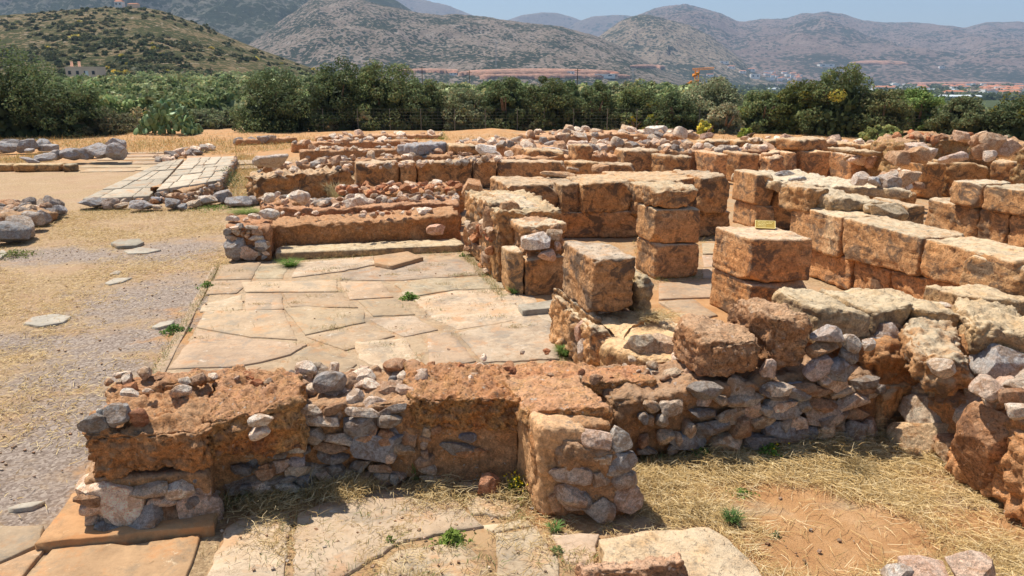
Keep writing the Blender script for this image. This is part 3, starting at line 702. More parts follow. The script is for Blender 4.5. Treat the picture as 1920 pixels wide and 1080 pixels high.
rocks(W, [(1622, 640, 1646, 660, Yr, (.66, .66, .68)), (1534, 618, 1582, 646, Yr, (.52, .50, .52), dict(k=4)), (1584, 634, 1614, 662, Yr, (.56, .55, .54)), (1526, 645, 1575, 672, Yr, (.50, .38, .28)), (1518, 676, 1562, 712, Yr - .05, (.58, .52, .54), dict(k=4)), (1562, 680, 1604, 722, Yr - .05, BL), (1580, 655, 1612, 690, Yr, G2), (1475, 726, 1520, 752, Yof(845), BL), (1440, 750, 1500, 790, Yof(845), G1, dict(k=5)),
  (1366, 714, 1408, 766, Yof(848), (.50, .44, .38), dict(k=7)), (1384, 756, 1428, 796, Yof(848), PK, dict(k=4)), (1434, 790, 1500, 836, Yof(845), BL, dict(k=5)), (1518, 752, 1578, 800, Yof(838), (.52, .46, .42), dict(k=4)), (1500, 800, 1550, 834, Yof(840), BL), (1598, 716, 1626, 748, Yof(828), (.66, .62, .58)), (1622, 720, 1650, 748, Yof(826), (.64, .64, .64)), (1560, 790, 1610, 820, Yof(832), TN), (1256, 806, 1335, 842, Yof(862), BL, dict(k=5)), (1300, 742, 1338, 770, Yof(855), PK), (1430, 680, 1456, 714, Yof(845), PK)], 'boulder')
fc.build('rubble_facing', M['rubble'], W, False)
fm.build('rubble_facing', M['rubble'], W, False)
# blocks lying on the front wall
for nm, lab, mt, args, kw in [
  ('stone_block', 'dark brown rough cube of stone standing on the right half of the front wall', 'brown_block', ((1332, 640, 722, 852), (1441, 632, 702, 842), 590), dict(r=.09, rough=.055, seed=41, erode=.03, pit=.008)),
  ('stone_block', 'tall reddish-brown eroded block leaning beside the dark brown cube on the front wall', 'brown_block', ((1452, 594, 702, 838), (1526, 588, 694, 832), 550), dict(r=.09, rough=.05, seed=42, erode=.05, pit=.012)),
  ('stone_block', 'long grey-tan flat-topped block above the blue rubble of the front wall', 'grey_block', ((1534, 574, 652, 800), (1638, 586, 664, 792), 537), dict(r=.05, rough=.04, seed=43, erode=.02)),
  ('stone_block', 'grey-tan end block cracked away from the long flat-topped block', 'grey_block', ((1642, 584, 650, 790), (1720, 567, 616, 776), 537), dict(r=.05, rough=.035, seed=44, erode=.02)),
  ('stone_block', 'orange-faced upright block in the corner above the straw', 'ashlar_orange', ((1660, 724, 824, 824), (1730, 722, 806, 810), 698), dict(r=.06, rough=.045, seed=45, erode=.04))]:
    b = Bag(); b.add(*blk(*args, **kw), (1.22, 1.14, 1.06) if mt == 'brown_block' else (1.0, .98, .93)); tag(b.build(nm, M[mt]), lab, 'block', 'blocks lying on the front wall')
# ================================================================== RIGHT WALL
W2 = wall('thick tumbled wall of boulders and mud at the right edge of the picture', 'wall', (*at(1850, 850)[:2], 0))
add(W2, 'earth_core', 'mud', [body([(1722, 735, 815, 1.6), (1790, 745, 862, 1.6), (1850, 765, 925, 1.6), (1960, 800, 1010, 1.6), (2100, 850, 1080, 1.6)], r=.15, rough=.10, seed=51, freq=2.6, erode=.06),
  body([(1640, 655, .86, 1.5), (1740, 650, .86, 1.6), (1850, 655, .86, 1.6), (2000, 665, .86, 1.6)], r=.15, rough=.10, seed=52, freq=2.4, erode=.06)], tint=(1.12, 1.0, .86))
f2 = facing(at(1760, 850), at(1870, 935), .02, .8, .22, 53, [WARM, WARM, PALE], cover=.45, out=.35)
scatter_top(at(1760, 690, .9), at(1950, 800, .9), .93, .9, .16, 22, 54, [WARM, PALE, WARM], bag=f2)
f2.build('rubble_facing', M['rubble'], W2, False)
Yw = lambda q: Yof(q)
rocks(W2, [(1830, 656, 1918, 724, Yw(830), (.50, .51, .55), dict(k=4)), (1862, 722, 1935, 792, Yw(880), (.66, .54, .48), dict(k=4, seed=3)), (1724, 766, 1822, 828, Yw(842), (.66, .60, .52), dict(k=4, tilt=(0, .35))), (1702, 806, 1796, 862, Yw(855), (.66, .52, .36), dict(k=3.4)), (1774, 830, 1828, 884, Yw(880), (.68, .54, .38), dict(k=3)), (1718, 720, 1762, 756, Yw(820), (.58, .52, .44)), (1752, 728, 1790, 768, Yw(830), (.60, .48, .34)), (1796, 770, 1815, 800, Yw(845), (.66, .66, .62)),
  (1818, 730, 1868, 775, Yw(850), (.62, .46, .30), dict(tilt=(0, .6))), (1906, 880, 1960, 960, Yw(960), (.56, .44, .34)), (1640, 620, 1700, 706, Yw(795), (.46, .42, .42), dict(k=3)), (1630, 655, 1660, 684, Yw(800), (.60, .58, .58)), (1640, 636, 1680, 664, Yw(800), (.66, .64, .62)), (1696, 582, 1758, 602, Yw(760), (.76, .70, .66), dict(k=3)), (1762, 574, 1800, 598, Yw(745), (.74, .68, .62)), (1834, 626, 1870, 648, Yw(800), (.72, .68, .66)), (1850, 648, 1890, 666, Yw(815), (.58, .54, .50)), (1664, 604, 1712, 668, Yw(780), (.54, .42, .30), dict(k=4))], 'boulder')
for v_, lab, mt, tint in [
  (prock(1838, 784, 1950, 930, Yof(945), k=4, cuts=7, rough=.045, seed=57, deep=.8, tilt=(.15, .25), res=44), 'big brown wedge-shaped boulder at the foot of the right wall', 'brown_block', (1.15, 1.0, .9)),
  (blk((1716, 654, 738, 862), (1838, 674, 748, 874), 594, nrm_dir=nrm(np.array([.35, 1, 0])), r=.12, rough=.07, seed=55, erode=.05, pit=.008), 'big orange-tan rough block in the middle of the right wall', 'ashlar_orange', (1, 1, 1)),
  (blk((1822, 602, 668, 820), (1990, 632, 700, 830), 553, nrm_dir=nrm(np.array([.30, 1, 0])), r=.12, rough=.06, seed=56, erode=.05, pit=.008), 'large pale weathered block on top of the right wall at the picture edge', 'grey_block', (1.05, 1, .92)),
  (blk((1722, 578, None, 782), (1812, 586, None, 782), 537, r=.06, rough=.04, seed=58, erode=.03), 'flat pale block behind the big orange-tan block of the right wall', 'grey_block', (1.05, 1, .92)),
  (blk((1790, 551, None, 745), (1960, 566, None, 750), 531, r=.05, rough=.03, seed=59, erode=.02), 'long flat slab block at the back of the right wall', 'grey_block', (1.08, 1, .9))]:
    b = Bag(); b.add(v_[0], v_[1], tint); tag(b.build('stone_block', M[mt]), lab, 'block', 'blocks of the right wall')
# ================================================================== LEDGE + FRONT PIER
W3 = wall('low wide ledge of flat stones behind the front wall beside the portico floor', 'wall', (*at(1150, 690)[:2], 0), name='stone_ledge')
add(W3, 'ledge_top', 'grey_block', [body([(1120, 645, .66, 588), (1210, 672, .64, 590), (1340, 672, .62, 590)], r=.06, rough=.04, seed=61, freq=3)], tint=(1.12, 1.0, .88))
add(W3, 'earth_core', 'ashlar_orange', [body([(1108, 612, 718, 1.5), (1190, 640, 735, 1.4), (1350, 650, 740, 1.3)], r=.08, rough=.06, seed=62, freq=3.5, erode=.05)])
rocks(W3, [(1085, 640, 1106, 676, Yof(705), (.72, .66, .62)), (1078, 606, 1098, 640, Yof(695), (.62, .46, .40)), (1180, 632, 1235, 680, Yof(775), (.56, .50, .42)), (1230, 640, 1292, 684, Yof(772), (.62, .52, .42)), (1268, 655, 1300, 680, Yof(780), (.74, .68, .62))], 'stone')
P3 = thing('stone_pier', 'square grey-brown pier block standing on the ledge beside the portico floor', 'pier', (*at(1120, 690)[:2], .6))
add(P3, 'pier_block', 'ashlar', [blk((1112, 486, 594, 705), (1192, 483, 578, 698), 452, r=.035, rough=.022, seed=63, pit=.010)], tint=(.85, .82, .84))
add(P3, 'pier_block', 'ashlar', [blk((1108, 590, 690, 706), (1130, 590, 700, 705), 1.35, r=.06, rough=.04, seed=64, erode=.05)], label='eroded lower course')
b = Bag(); b.add(*blk((1196, 512, 600, 690), (1233, 520, 598, 688), .62, r=.10, rough=.05, seed=65, chips=5, erode=.03), (.95, .95, .9)); tag(b.build('stone_block', M['grey_block']), 'rounded grey stone leaning behind the square grey-brown pier block', 'block')
# ================================================================== SIGN BLOCK PILLAR
def stack(label, cat, courses, mat, seed, kw, name='stone_pillar', tint=(1, 1, 1), group=None):
    L = courses[0][0]; p = corner(L[0], L[1], L[3]); t = thing(name, label, cat, (p[0], p[1], 0), group)
    for i, cset in enumerate(courses):
        k = dict(kw); k['seed'] = seed + i; 
        if len(cset) > 3: k.update(cset[3])
        add(t, 'pillar_block', mat, [blk(cset[0], cset[1], cset[2], **k)], tint=tint)
    return t
Yq = 608
stack('two-course orange sandstone pillar carrying a small yellow information plate', 'pillar', [((1412, 449, 532, Yq), (1526, 447, 527, Yq), 424), ((1408, 535, None, Yq), (1522, 531, None, Yq), 1.02)], 'ashlar', 71, dict(r=.03, rough=.018, pit=.004), tint=(1.05, .95, .9))
# info plate
zt = corner(1412, 449, Yq)[2]
pp = at(1434, 430, zt)
sg = thing('information_plate', 'small yellow brass plate with faded lettering tilted on the square pillar', 'sign', (pp[0], pp[1], zt + .01))
def boxmesh(c, d, yaw=0, tx=0):
    P, Q = cubegrid(1, 1, 1); w = P * np.array(d) / 2
    cx, sx = math.cos(tx), math.sin(tx); w = w @ np.array([[1, 0, 0], [0, cx, sx], [0, -sx, cx]])
    ca, sa = math.cos(yaw), math.sin(yaw); w = w @ np.array([[ca, sa, 0], [-sa, ca, 0], [0, 0, 1]]); return w + np.array(c), Q
PY, PT = R_(-16), R_(28)
def onplate(lx, ly, lz, d):
    v, q = cubegrid(1, 1, 1); w = v * np.array(d) / 2 + np.array([lx, ly, lz])
    cx, sx = math.cos(PT), math.sin(PT); w = w @ np.array([[1, 0, 0], [0, cx, sx], [0, -sx, cx]])
    ca, sa = math.cos(PY), math.sin(PY); w = w @ np.array([[ca, sa, 0], [-sa, ca, 0], [0, 0, 1]]); return w + np.array([pp[0], pp[1], zt + .065]), q
add(sg, 'plate', 'brass', [onplate(0, 0, 0, (.27, .17, .012))], smooth=False)
fr = [onplate(0, .081, .008, (.27, .006, .006)), onplate(0, -.081, .008, (.27, .006, .006)), onplate(-.132, 0, .008, (.006, .156, .006)), onplate(.132, 0, .008, (.006, .156, .006))]
add(sg, 'rim', 'letter', fr, smooth=False)
lt = []; rs = np.random.RandomState(2)
for row, (x0, x1) in enumerate([(-.10, .10), (-.10, .10), (-.10, .01), (-.09, .0)]):
    x = x0
    while x < x1:
        w = rs.uniform(.008, .013); yb_ = .052 - row * .032
        lt.append(onplate(x, yb_, .009, (.003, .016, .003)))
        if rs.rand() < .7: lt.append(onplate(x + w * .5, yb_ + (.007 if rs.rand() < .5 else -.007), .009, (w * .8, .003, .003)))
        if rs.rand() < .5: lt.append(onplate(x + w * .8, yb_, .009, (.003, .016, .003)))
        x += w + (.012 if rs.rand() < .2 else .004)
add(sg, 'lettering', 'letter', lt, smooth=False)
add(sg, 'bracket', 'metal', [boxmesh((pp[0], pp[1] + .02, zt + .022), (.05, .05, .05), PY)], smooth=False)
# ================================================================== MIDDLE PILLAR
stack('tall three-course sandstone pillar with a worn rounded cap between the two rooms', 'pillar', [((1228, 352, 392, 524), (1316, 350, 391, 520), 336, dict(r=.09, rough=.05, erode=.05)), ((1229, 393, 458, 524), (1315, 392, 456, 520), .72), ((1230, 459, None, 524), (1313, 457, None, 520), .74)], 'ashlar_orange', 75, dict(r=.03, rough=.018, pit=.004), tint=(.95, .93, .9))
# ================================================================== SIDE WALL
W4 = wall('eroded ridged wall running back from the portico floor beside the tall pillar', 'wall', (*at(930, 530)[:2], 0))
add(W4, 'wall_body', 'ashlar_orange', [body([(868, 356, 468, 1.2), (905, 380, 505, 1.2), (930, 395, 532, 1.15)], r=.08, rough=.055, seed=81, freq=4.0, erode=.07)])
add(W4, 'capping_block', 'ashlar_orange', [blk((962, 388, 436, 1.22), (1022, 386, 430, 1.22), 358, r=.08, rough=.05, seed=82, erode=.03), blk((915, 378, 420, 1.27), (962, 378, 420, 1.27), .9, r=.08, rough=.05, seed=83, erode=.05)])
add(W4, 'upright_slab', 'ashlar', [blk((926, 450, None, 526), (948, 442, None, 523), .55, r=.04, rough=.02, seed=84)])
add(W4, 'upright_slab', 'ashlar_orange', [body([(895, 430, 500, .5), (915, 440, 520, .5)], r=.05, rough=.05, seed=85, erode=.06)])
rocks(W4, [(868, 335, 905, 372, Yof(468), OR), (905, 392, 935, 440, Yof(520), (.52, .36, .24), dict(k=3)), (935, 385, 975, 450, Yof(525), (.50, .36, .25), dict(k=3)), (884, 440, 902, 462, Yof(495), PK), (868, 425, 895, 470, Yof(480), (.60, .38, .22))], 'stone')
f4 = facing(at(872, 476), at(925, 530), .0, .9, .16, 86, [WARM, WARM, RED], cover=.35, out=.3); f4.build('rubble_facing', M['rubble'], W4, False)
P4 = thing('stone_pier', 'low conglomerate pier with a white stone set in it, ending the ridged wall', 'pier', (*at(1000, 556)[:2], 0))
add(P4, 'pier_block', 'ashlar', [blk((986, 488, None, 557), (1058, 480, None, 552), .62, r=.03, rough=.018, seed=87), ], tint=(1.0, .92, .85))
add(P4, 'pier_block', 'ashlar', [blk((952, 470, None, 551), (983, 472, None, 556), .42, r=.035, rough=.018, seed=88)], label='thin upright slab on the left')
add(P4, 'conglomerate_core', 'mud', [body([(985, 425, 552, 405), (1058, 418, 548, 402)], zb=.4, r=.12, rough=.07, seed=89, freq=4, erode=.05)])
add(P4, 'cap_stone', 'ashlar_orange', [body([(978, 425, 552, 400), (1062, 420, 545, 398)], zb=.92, r=.09, rough=.05, seed=90, freq=3)])
rocks(P4, [(984, 436, 1026, 474, Yof(557), (.74, .73, .74), dict(k=4)), (1040, 452, 1052, 470, Yof(553), PK), (1028, 430, 1052, 450, Yof(553), TN), (1010, 470, 1040, 492, Yof(558), (.66, .5, .42))], 'stone')
# ================================================================== BACK WALL OF THE ROOM
W5 = wall('tall dark shaded ashlar wall behind the tall pillar and the ridged side wall', 'wall', (*at(1150, 447)[:2], 0))
for i, (x0, x1, y0, y1, bk) in enumerate([(950, 1051, 346, 344, 330), (1053, 1091, 345, 343, 330), (1093, 1192, 343, 338, 325), (1193, 1312, 340, 333, 320), (1314, 1372, 332, 327, 318)]):
    add(W5, 'ashlar_block', 'ashlar', [blk((x0, y0, 402 + (i % 2) * 6, 449), (x1, y1, 400 + (i % 2) * 6, 445), bk, r=.07, rough=.035, seed=91 + i, erode=.03)], tint=(.92, .85, .8))
add(W5, 'lower_course', 'ashlar', [blk((950, 398, None, 450), (1372, 396, None, 443), .9, r=.04, rough=.035, seed=97, erode=.03)], tint=(.95, .82, .72))
rocks(W5, [(1114, 308, 1140, 328, Yof(415), (.50, .34, .22)), (1020, 322, 1075, 334, Yof(430), (.62, .46, .32)), (1060, 314, 1086, 322, Yof(410), TN)], 'stone')
# ================================================================== BENCH WALL
W6 = wall('mud-brick wall with a rubble-built left end above the stone bench', 'wall', (*at(690, 475)[:2], 0))
add(W6, 'wall_body', 'mud', [body([(500, 421, 475, 404), (600, 419, 471, 402), (760, 409, 463, 392), (866, 398, 456, 384)], r=.08, rough=.05, seed=101, freq=3.2, erode=.05)], tint=(.92, .86, .8))
add(W6, 'earth_core', 'mud', [body([(424, 424, 488, 404), (506, 428, 490, 404)], r=.07, rough=.05, seed=102, freq=4)], tint=(.85, .75, .72))
f6 = facing(at(424, 489), at(506, 491), .02, .68, .14, 103, [GREY, WARM, PALE], cover=.75)
rocks(W6, [(425, 450, 455, 490, Yof(492), G1, dict(k=5)), (480, 451, 502, 470, Yof(492), (.62, .62, .64), dict(k=5)), (440, 420, 452, 436, Yof(489), (.5, .53, .58)), (488, 394, 516, 412, Yof(478), (.66, .66, .66)), (466, 402, 484, 412, Yof(480), WH), (422, 406, 445, 415, Yof(480), (.7, .7, .7)), (450, 464, 480, 488, Yof(492), PK), (803, 424, 834, 441, Yof(464), (.70, .50, .42)), (782, 390, 812, 408, Yof(456), WH)], 'stone')
scatter_top(at(430, 480), at(860, 462), .70, .5, .09, 34, 104, [PALE, WARM, RED], bag=f6, zj=.01)
f6.build('rubble_facing', M['rubble'], W6, False)
b = Bag(); b.add(*blk((516, 474, None, 489), (872, 459, None, 473), .62, r=.02, rough=.012, seed=105), (1.0, .98, .92)); tag(b.build('stone_bench', M['grey_block']), 'long low stone bench at the foot of the mud-brick wall', 'bench')
b = Bag(); slabpoly(b, [(700, 480), (765, 471), (793, 482), (735, 498), (703, 493)], .10, .08, (1, .9, .8), seed=106); slabpoly(b, [(705, 491), (740, 484), (745, 497), (712, 499)], .05, .03, (1, .9, .8), seed=107); tag(b.build('loose_slab', M['slab']), 'raised broken slab lying on the floor in front of the stone bench', 'slab')
b = Bag(); slabpoly(b, [(972, 571), (1050, 560), (1056, 575), (980, 582)], .10, .1, (.85, .83, .8), seed=108); tag(b.build('threshold_slab', M['limestone_slab']), 'small grey threshold slab in front of the pier with the white stone', 'slab')
# ================================================================== ROWS BEHIND THE BENCH WALL
W7 = wall('rubble row topped with white cobbles directly behind the mud-brick wall', 'wall', (*at(690, 430)[:2], 0))
add(W7, 'wall_body', 'mud', [body([(486, 384, .66, .9), (600, 392, .6, .8), (866, 378, .64, .8)], r=.08, rough=.06, seed=111, freq=4, erode=.04)], tint=(.9, .8, .75))
add(W7, 'mud_lump', 'red', [body([(512, 376, .70, 1.0), (575, 380, .68, .9)], r=.12, rough=.08, seed=112, freq=3)])
f7 = Bag(); scatter_top(at(575, 390, .6), at(866, 375, .6), .66, .8, .16, 120, 113, [PALE, GREY, WARM], bag=f7); scatter_top(at(486, 384, .66), at(575, 380, .66), .74, .8, .18, 12, 114, [PALE, GREY], bag=f7)
f7.build('rubble_top', M['rubble'], W7, False)
rocks(W7, [(545, 360, 575, 386, at(560, 384, .7)[1], (.7, .66, .62)), (492, 364, 512, 382, at(500, 384, .7)[1], (.7, .7, .68)), (665, 366, 690, 384, at(680, 384, .7)[1] + .1, WH), (648, 374, 668, 390, at(660, 386, .7)[1], WH)], 'stone')
W8 = wall('crumbled bright red rubble row behind the white cobbles', 'wall', (*at(720, 400)[:2], 0))
add(W8, 'wall_body', 'red', [body([(660, 362, .62, 1.0), (760, 358, .64, 1.0), (872, 350, .70, 1.0)], r=.1, rough=.09, seed=116, freq=3.6, erode=.05)])
f8 = scatter_top(at(640, 364, .62), at(880, 352, .66), .68, 1.1, .17, 110, 117, [RED, RED, WARM, PALE]); f8.build('rubble_top', M['rubble'], W8, False)
# long ashlar wall W9
W9 = wall('long straight wall of brown ashlar blocks across the middle of the ruins', 'wall', (*at(900, 378)[:2], 0))
zz = .82
for i, (x0, x1, y0, y1) in enumerate([(666, 748, 306, 304), (750, 781, 305, 304), (783, 885, 304, 302), (887, 931, 302, 302), (934, 1067, 302, 303), (1070, 1124, 303, 304), (1126, 1194, 307, 308)]):
    zz_ = zz - (.06 if i == 6 else 0)
    add(W9, 'ashlar_block', 'ashlar', [blk((x0, y0, None, zz_), (x1, y1, None, zz_), .75, r=.07, rough=.04, seed=121 + i, erode=.03)], tint=tuple(np.array([.95, .88, .84]) * (1.08 if i % 2 else .95)))
add(W9, 'eroded_blocks', 'ashlar', [body([(476, 334, .74, 1.2), (510, 326, .82, .9), (560, 322, .84, .9), (615, 320, .82, .9), (664, 314, .84, .8)], r=.10, rough=.09, seed=130, freq=3.0, erode=.14)], tint=(.95, .86, .8))
rocks(W9, [(1095, 322, 1105, 330, 1, TN)][:0])
f9 = scatter_top(at(478, 326, .84), at(940, 300, .84), .86, .8, .18, 60, 131, [PALE, WARM, GREY]); f9.build('rubble_top', M['rubble'], W9, False)
# ================================================================== RIGHT ASHLAR WALL
W10 = wall('low ashlar wall of big orange blocks running diagonally towards the right edge', 'wall', (*at(1700, 590)[:2], 0))
def la(x, y0=150, vx=VPX, s=.251): return y0 + (x - vx) * s
qa = lambda x: 150 + (x - 550) * .38
for i, (x0, x1, sb0, sb1) in enumerate([(1482, 1579, .335, .325), (1581, 1729, .325, .315), (1732, 1905, .315, .30)]):
    yb0, yb1 = 150 + (x0 - VPX) * sb0, 150 + (x1 - VPX) * sb1
    add(W10, 'ashlar_block', 'ashlar_orange', [blk((x0, la(x0), yb0, qa(x0)), (x1, la(x1), yb1, qa(x1)), .78, r=.04, rough=.028, seed=140 + i, erode=.015, pit=.005)])
for i, (x0, x1) in enumerate([(1482, 1598), (1600, 1668), (1670, 1900)]):
    s0 = .333 if i == 0 else .32
    add(W10, 'base_block', 'ashlar_orange', [blk((x0, 150 + (x0 - VPX) * s0, None, qa(x0) - .5), (x1, 150 + (x1 - VPX) * (.322 if i < 2 else .302), None, qa(x1) - .5), .8, r=.04, rough=.03, seed=144 + i, erode=.02)], tint=(1.05, .95, .88))
add(W10, 'end_block', 'ashlar', [blk((1912, 500, None, 668), (2010, 500, None, 668), .8, r=.05, rough=.02, seed=148)])
for i, (lab, mt, args, kw) in enumerate([
  ('tall tan block standing at the near left end of the diagonal ashlar wall', 'ashlar', ((1518, 352, 404, 518), (1560, 350, 400, 516), .85), dict(r=.07, rough=.04, seed=151, erode=.03)),
  ('long rounded tan block lying on the diagonal ashlar wall', 'grey_block', ((1562, 366, 400, 525), (1690, 380, 404, 528), 348), dict(r=.10, rough=.06, seed=152, erode=.04))]):
    b = Bag(); b.add(*blk(*args, **kw)); tag(b.build('stone_block', M[mt]), lab, 'block', 'blocks resting on the diagonal wall')
for (sp, lab) in [((1632, 384, 1700, 420, Yof(532)), 'wedge of grey-tan stone propped below the long rounded block'), ((1624, 384, 1642, 402, Yof(530)), 'small round stone wedged under the long rounded block')]:
    b = Bag(); b.add(*prock(*sp, k=4, rough=.04, seed=int(sp[0])), (1, 1, 1)); tag(b.build('loose_stone', M['grey_block']), lab, 'stone')
stack('short two-course sandstone pier with a sharp lit edge behind the sign pillar', 'pier', [((1420, 327, 385, 430), (1453, 327, 386, 430), .95), ((1420, 386, None, 430), (1455, 387, None, 430), .95)], 'ashlar_orange', 155, dict(r=.03, rough=.02), name='stone_pier')
W11 = wall('low wall with a pale flat top and blue-grey stones right of the two-course pier', 'wall', (*at(1560, 425)[:2], 0))
add(W11, 'flat_top', 'grey_block', [body([(1455, 340, 1.12, 322), (1560, 346, 1.12, 320), (1640, 352, 1.10, 320), (1722, 358, 1.12, 318)], zb=.9, r=.08, rough=.07, seed=157, freq=2.5, nrm_dir=A, erode=.04)])
add(W11, 'wall_body', 'ashlar', [body([(1455, 345, 1.0, 1.2), (1722, 362, 1.0, 1.4)], r=.05, rough=.04, seed=158)], tint=(.9, .85, .8))
Yb = at(1640, 352, 1.1)[1]
rocks(W11, [(1600, 325, 1632, 346, Yb, (.68, .64, .62)), (1632, 334, 1656, 350, Yb - .1, (.52, .56, .62)), (1653, 328, 1692, 356, Yb - .1, (.50, .46, .44)), (1458, 321, 1488, 330, Yb + 1, (.40, .42, .46)), (1484, 332, 1512, 340, Yb, (.55, .57, .58)), (1690, 318, 1726, 350, Yb + .2, (.56, .44, .34), dict(k=4))], 'stone')
b = Bag(); b.add(*blk((1703, 384, 422, 520), (1736, 386, 424, 520), .8, r=.03, rough=.02, seed=159)); tag(b.build('stone_block', M['ashlar']), 'dark squared block in the gap beside the two-tier right wall', 'block')
# two-tier wall at right
W12 = wall('two-tier ashlar wall of big golden blocks at the right side', 'wall', (*at(1830, 450)[:2], 0))
q12 = lambda x: 150 + (x - 555) * .238
for i, (x0, x1) in enumerate([(1738, 1834), (1836, 1892), (1894, 1990)]):
    add(W12, 'ashlar_block', 'ashlar_orange', [blk((x0, 150 + (x0 - 555) * .187, None, q12(x0)), (x1, 150 + (x1 - 555) * .187, None, q12(x1)), 1.0, r=.05, rough=.04, seed=161 + i, erode=.04, pit=.006)])
for i, (x0, x1) in enumerate([(1783, 1843), (1845, 1990)]):
    add(W12, 'ashlar_block', 'ashlar_orange', [blk((x0, 150 + (x0 - 555) * .152, 150 + (x0 - 555) * .188, q12(x0) + 1), (x1, 150 + (x1 - 555) * .150, 150 + (x1 - 555) * .188, q12(x1) + 1), .85, r=.05, rough=.03, seed=165 + i, erode=.03)])
# far right row of blocks
W13 = wall('row of squared sandstone blocks, some faces sunlit, behind the pale flat-topped wall', 'wall', (*at(1450, 340)[:2], 0))
for i, (x0, x1, y0, xc) in enumerate([(1338, 1366, 288, 1297), (1388, 1424, 288, 1367), (1426, 1442, 287, 0), (1476, 1500, 286, 0), (1600, 1655, 290, 1555)]):
    add(W13, 'ashlar_block', 'ashlar_orange', [blk((x0, y0, None, .95), (x1, y0 + 1, None, .95), 1.3, r=.05, rough=.035, seed=171 + i)], tint=(1.05, .95, .9))
add(W13, 'ashlar_block', 'ashlar_orange', [blk((1502, 282, None, 1.0), (1560, 284, None, 1.0), .9, r=.05, rough=.05, seed=178, erode=.04), blk((1446, 296, None, .85), (1476, 294, None, .85), 1.0, r=.1, rough=.08, seed=179)], tint=(1.05, .95, .88))
add(W13, 'ashlar_block', 'ashlar', [blk((1172, 282, None, .9), (1238, 282, None, .9), 1.2, r=.08, rough=.06, seed=180), blk((1240, 292, None, .8), (1297, 294, None, .8), 1.0, r=.08, rough=.07, seed=181)], tint=(.9, .85, .82))
# right rear conglomerate mass
W14 = wall('high lumpy conglomerate and boulder wall at the far right below the trees', 'wall', (*at(1800, 330)[:2], 0))
add(W14, 'conglomerate_mass', 'red', [body([(1700, 262, 1.55, 1.6), (1760, 256, 1.6, 1.6), (1812, 254, 1.62, 1.4), (1880, 262, 1.55, 1.2), (1912, 270, 1.5, 1.0)], r=.25, rough=.14, seed=183, freq=1.8, erode=.15)], tint=(.95, 1.05, 1.1))
add(W14, 'ashlar_block', 'ashlar', [blk((1732, 306, None, 1.0), (1778, 306, None, 1.0), 1.0, r=.05, rough=.04, seed=184), blk((1780, 303, None, 1.0), (1858, 312, None, .9), 1.0, r=.08, rough=.06, seed=185), blk((1860, 300, None, 1.0), (1935, 305, None, 1.0), 1.0, r=.08, rough=.06, seed=186)], tint=(.92, .86, .8))
Ym = at(1760, 290, 1.3)[1]
rocks(W14, [(1796, 245, 1824, 268, Ym, (.56, .44, .36), dict(k=2.6)), (1824, 253, 1850, 278, Ym, (.46, .34, .26), dict(k=3)), (1846, 252, 1884, 288, Ym - .2, (.46, .36, .28), dict(k=3)), (1828, 270, 1856, 298, Ym - .4, (.48, .34, .24), dict(k=3)), (1880, 262, 1918, 296, Ym - .2, (.50, .40, .34), dict(k=3)), (1848, 284, 1872, 304, Ym - .6, (.62, .58, .56)), (1768, 286, 1812, 306, Ym - 1.2, (.60, .54, .54)), (1700, 268, 1745, 286, Ym - .5, (.66, .58, .54)), (1700, 276, 1740, 306, Ym - 1.2, (.50, .36, .25), dict(k=4)), (1668, 282, 1706, 310, Ym - 1.2, (.52, .38, .27)), (1735, 274, 1762, 300, Ym - 1.0, (.62, .58, .56), dict(tilt=(0, .6)))], 'boulder')
f14 = scatter_top(at(1600, 300, .9), at(1760, 300, .9), .92, 1.4, .3, 60, 187, [WARM, PALE, WARM]); scatter_top(at(1690, 262, 1.5), at(1900, 264, 1.5), 1.6, .9, .24, 40, 189, [RED, WARM], bag=f14); scatter_top(at(1690, 350, 1.0), at(1740, 330, .8), .9, 1.0, .3, 26, 190, [WARM, PALE], bag=f14)
f14.build('rubble_top', M['rubble'], W14, False)
# single far blocks on the right
for i, (lab, mt, a) in enumerate([
  ('squared block with a rounded right end on the skyline of the ruins', 'ashlar_orange', ((1500, 262, 284, 1.35), (1558, 258, 284, 1.35), 1.0)),
  ('long low block right of the rounded skyline block', 'grey_block', ((1608, 282, 290, 1.2), (1660, 284, 296, 1.2), 1.4)),
  ('brown flat block below the small round stone on the skyline', 'ashlar', ((1320, 264, 280, 1.1), (1372, 262, 280, 1.1), .8)),
  ('blue-grey slab-sided boulder in the middle of the far ruins', 'rubble', ((778, 272, 292, .9), (842, 266, 290, .9), 1.0)),
  ('dark brown squared block right of the blue-grey boulder', 'ashlar', ((843, 272, 294, .85), (901, 272, 295, .85), .9)),
  ('tan block among the rubble left of the lumpy upright block', 'ashlar', ((988, 280, 298, .9), (1060, 282, 298, .9), .8)),
  ('lumpy upright pinkish block near the centre of the far ruins', 'ashlar_orange', ((1080, 272, 304, 1.15), (1113, 272, 304, 1.15), .9))]):
    b = Bag(); b.add(*blk(*a, r=.10, rough=.06, seed=191 + i, erode=.03), (.55, .56, .6) if mt == 'rubble' else (1, .95, .9)); tag(b.build('stone_block', M[mt]), lab, 'block', 'scattered squared blocks of the far ruins')
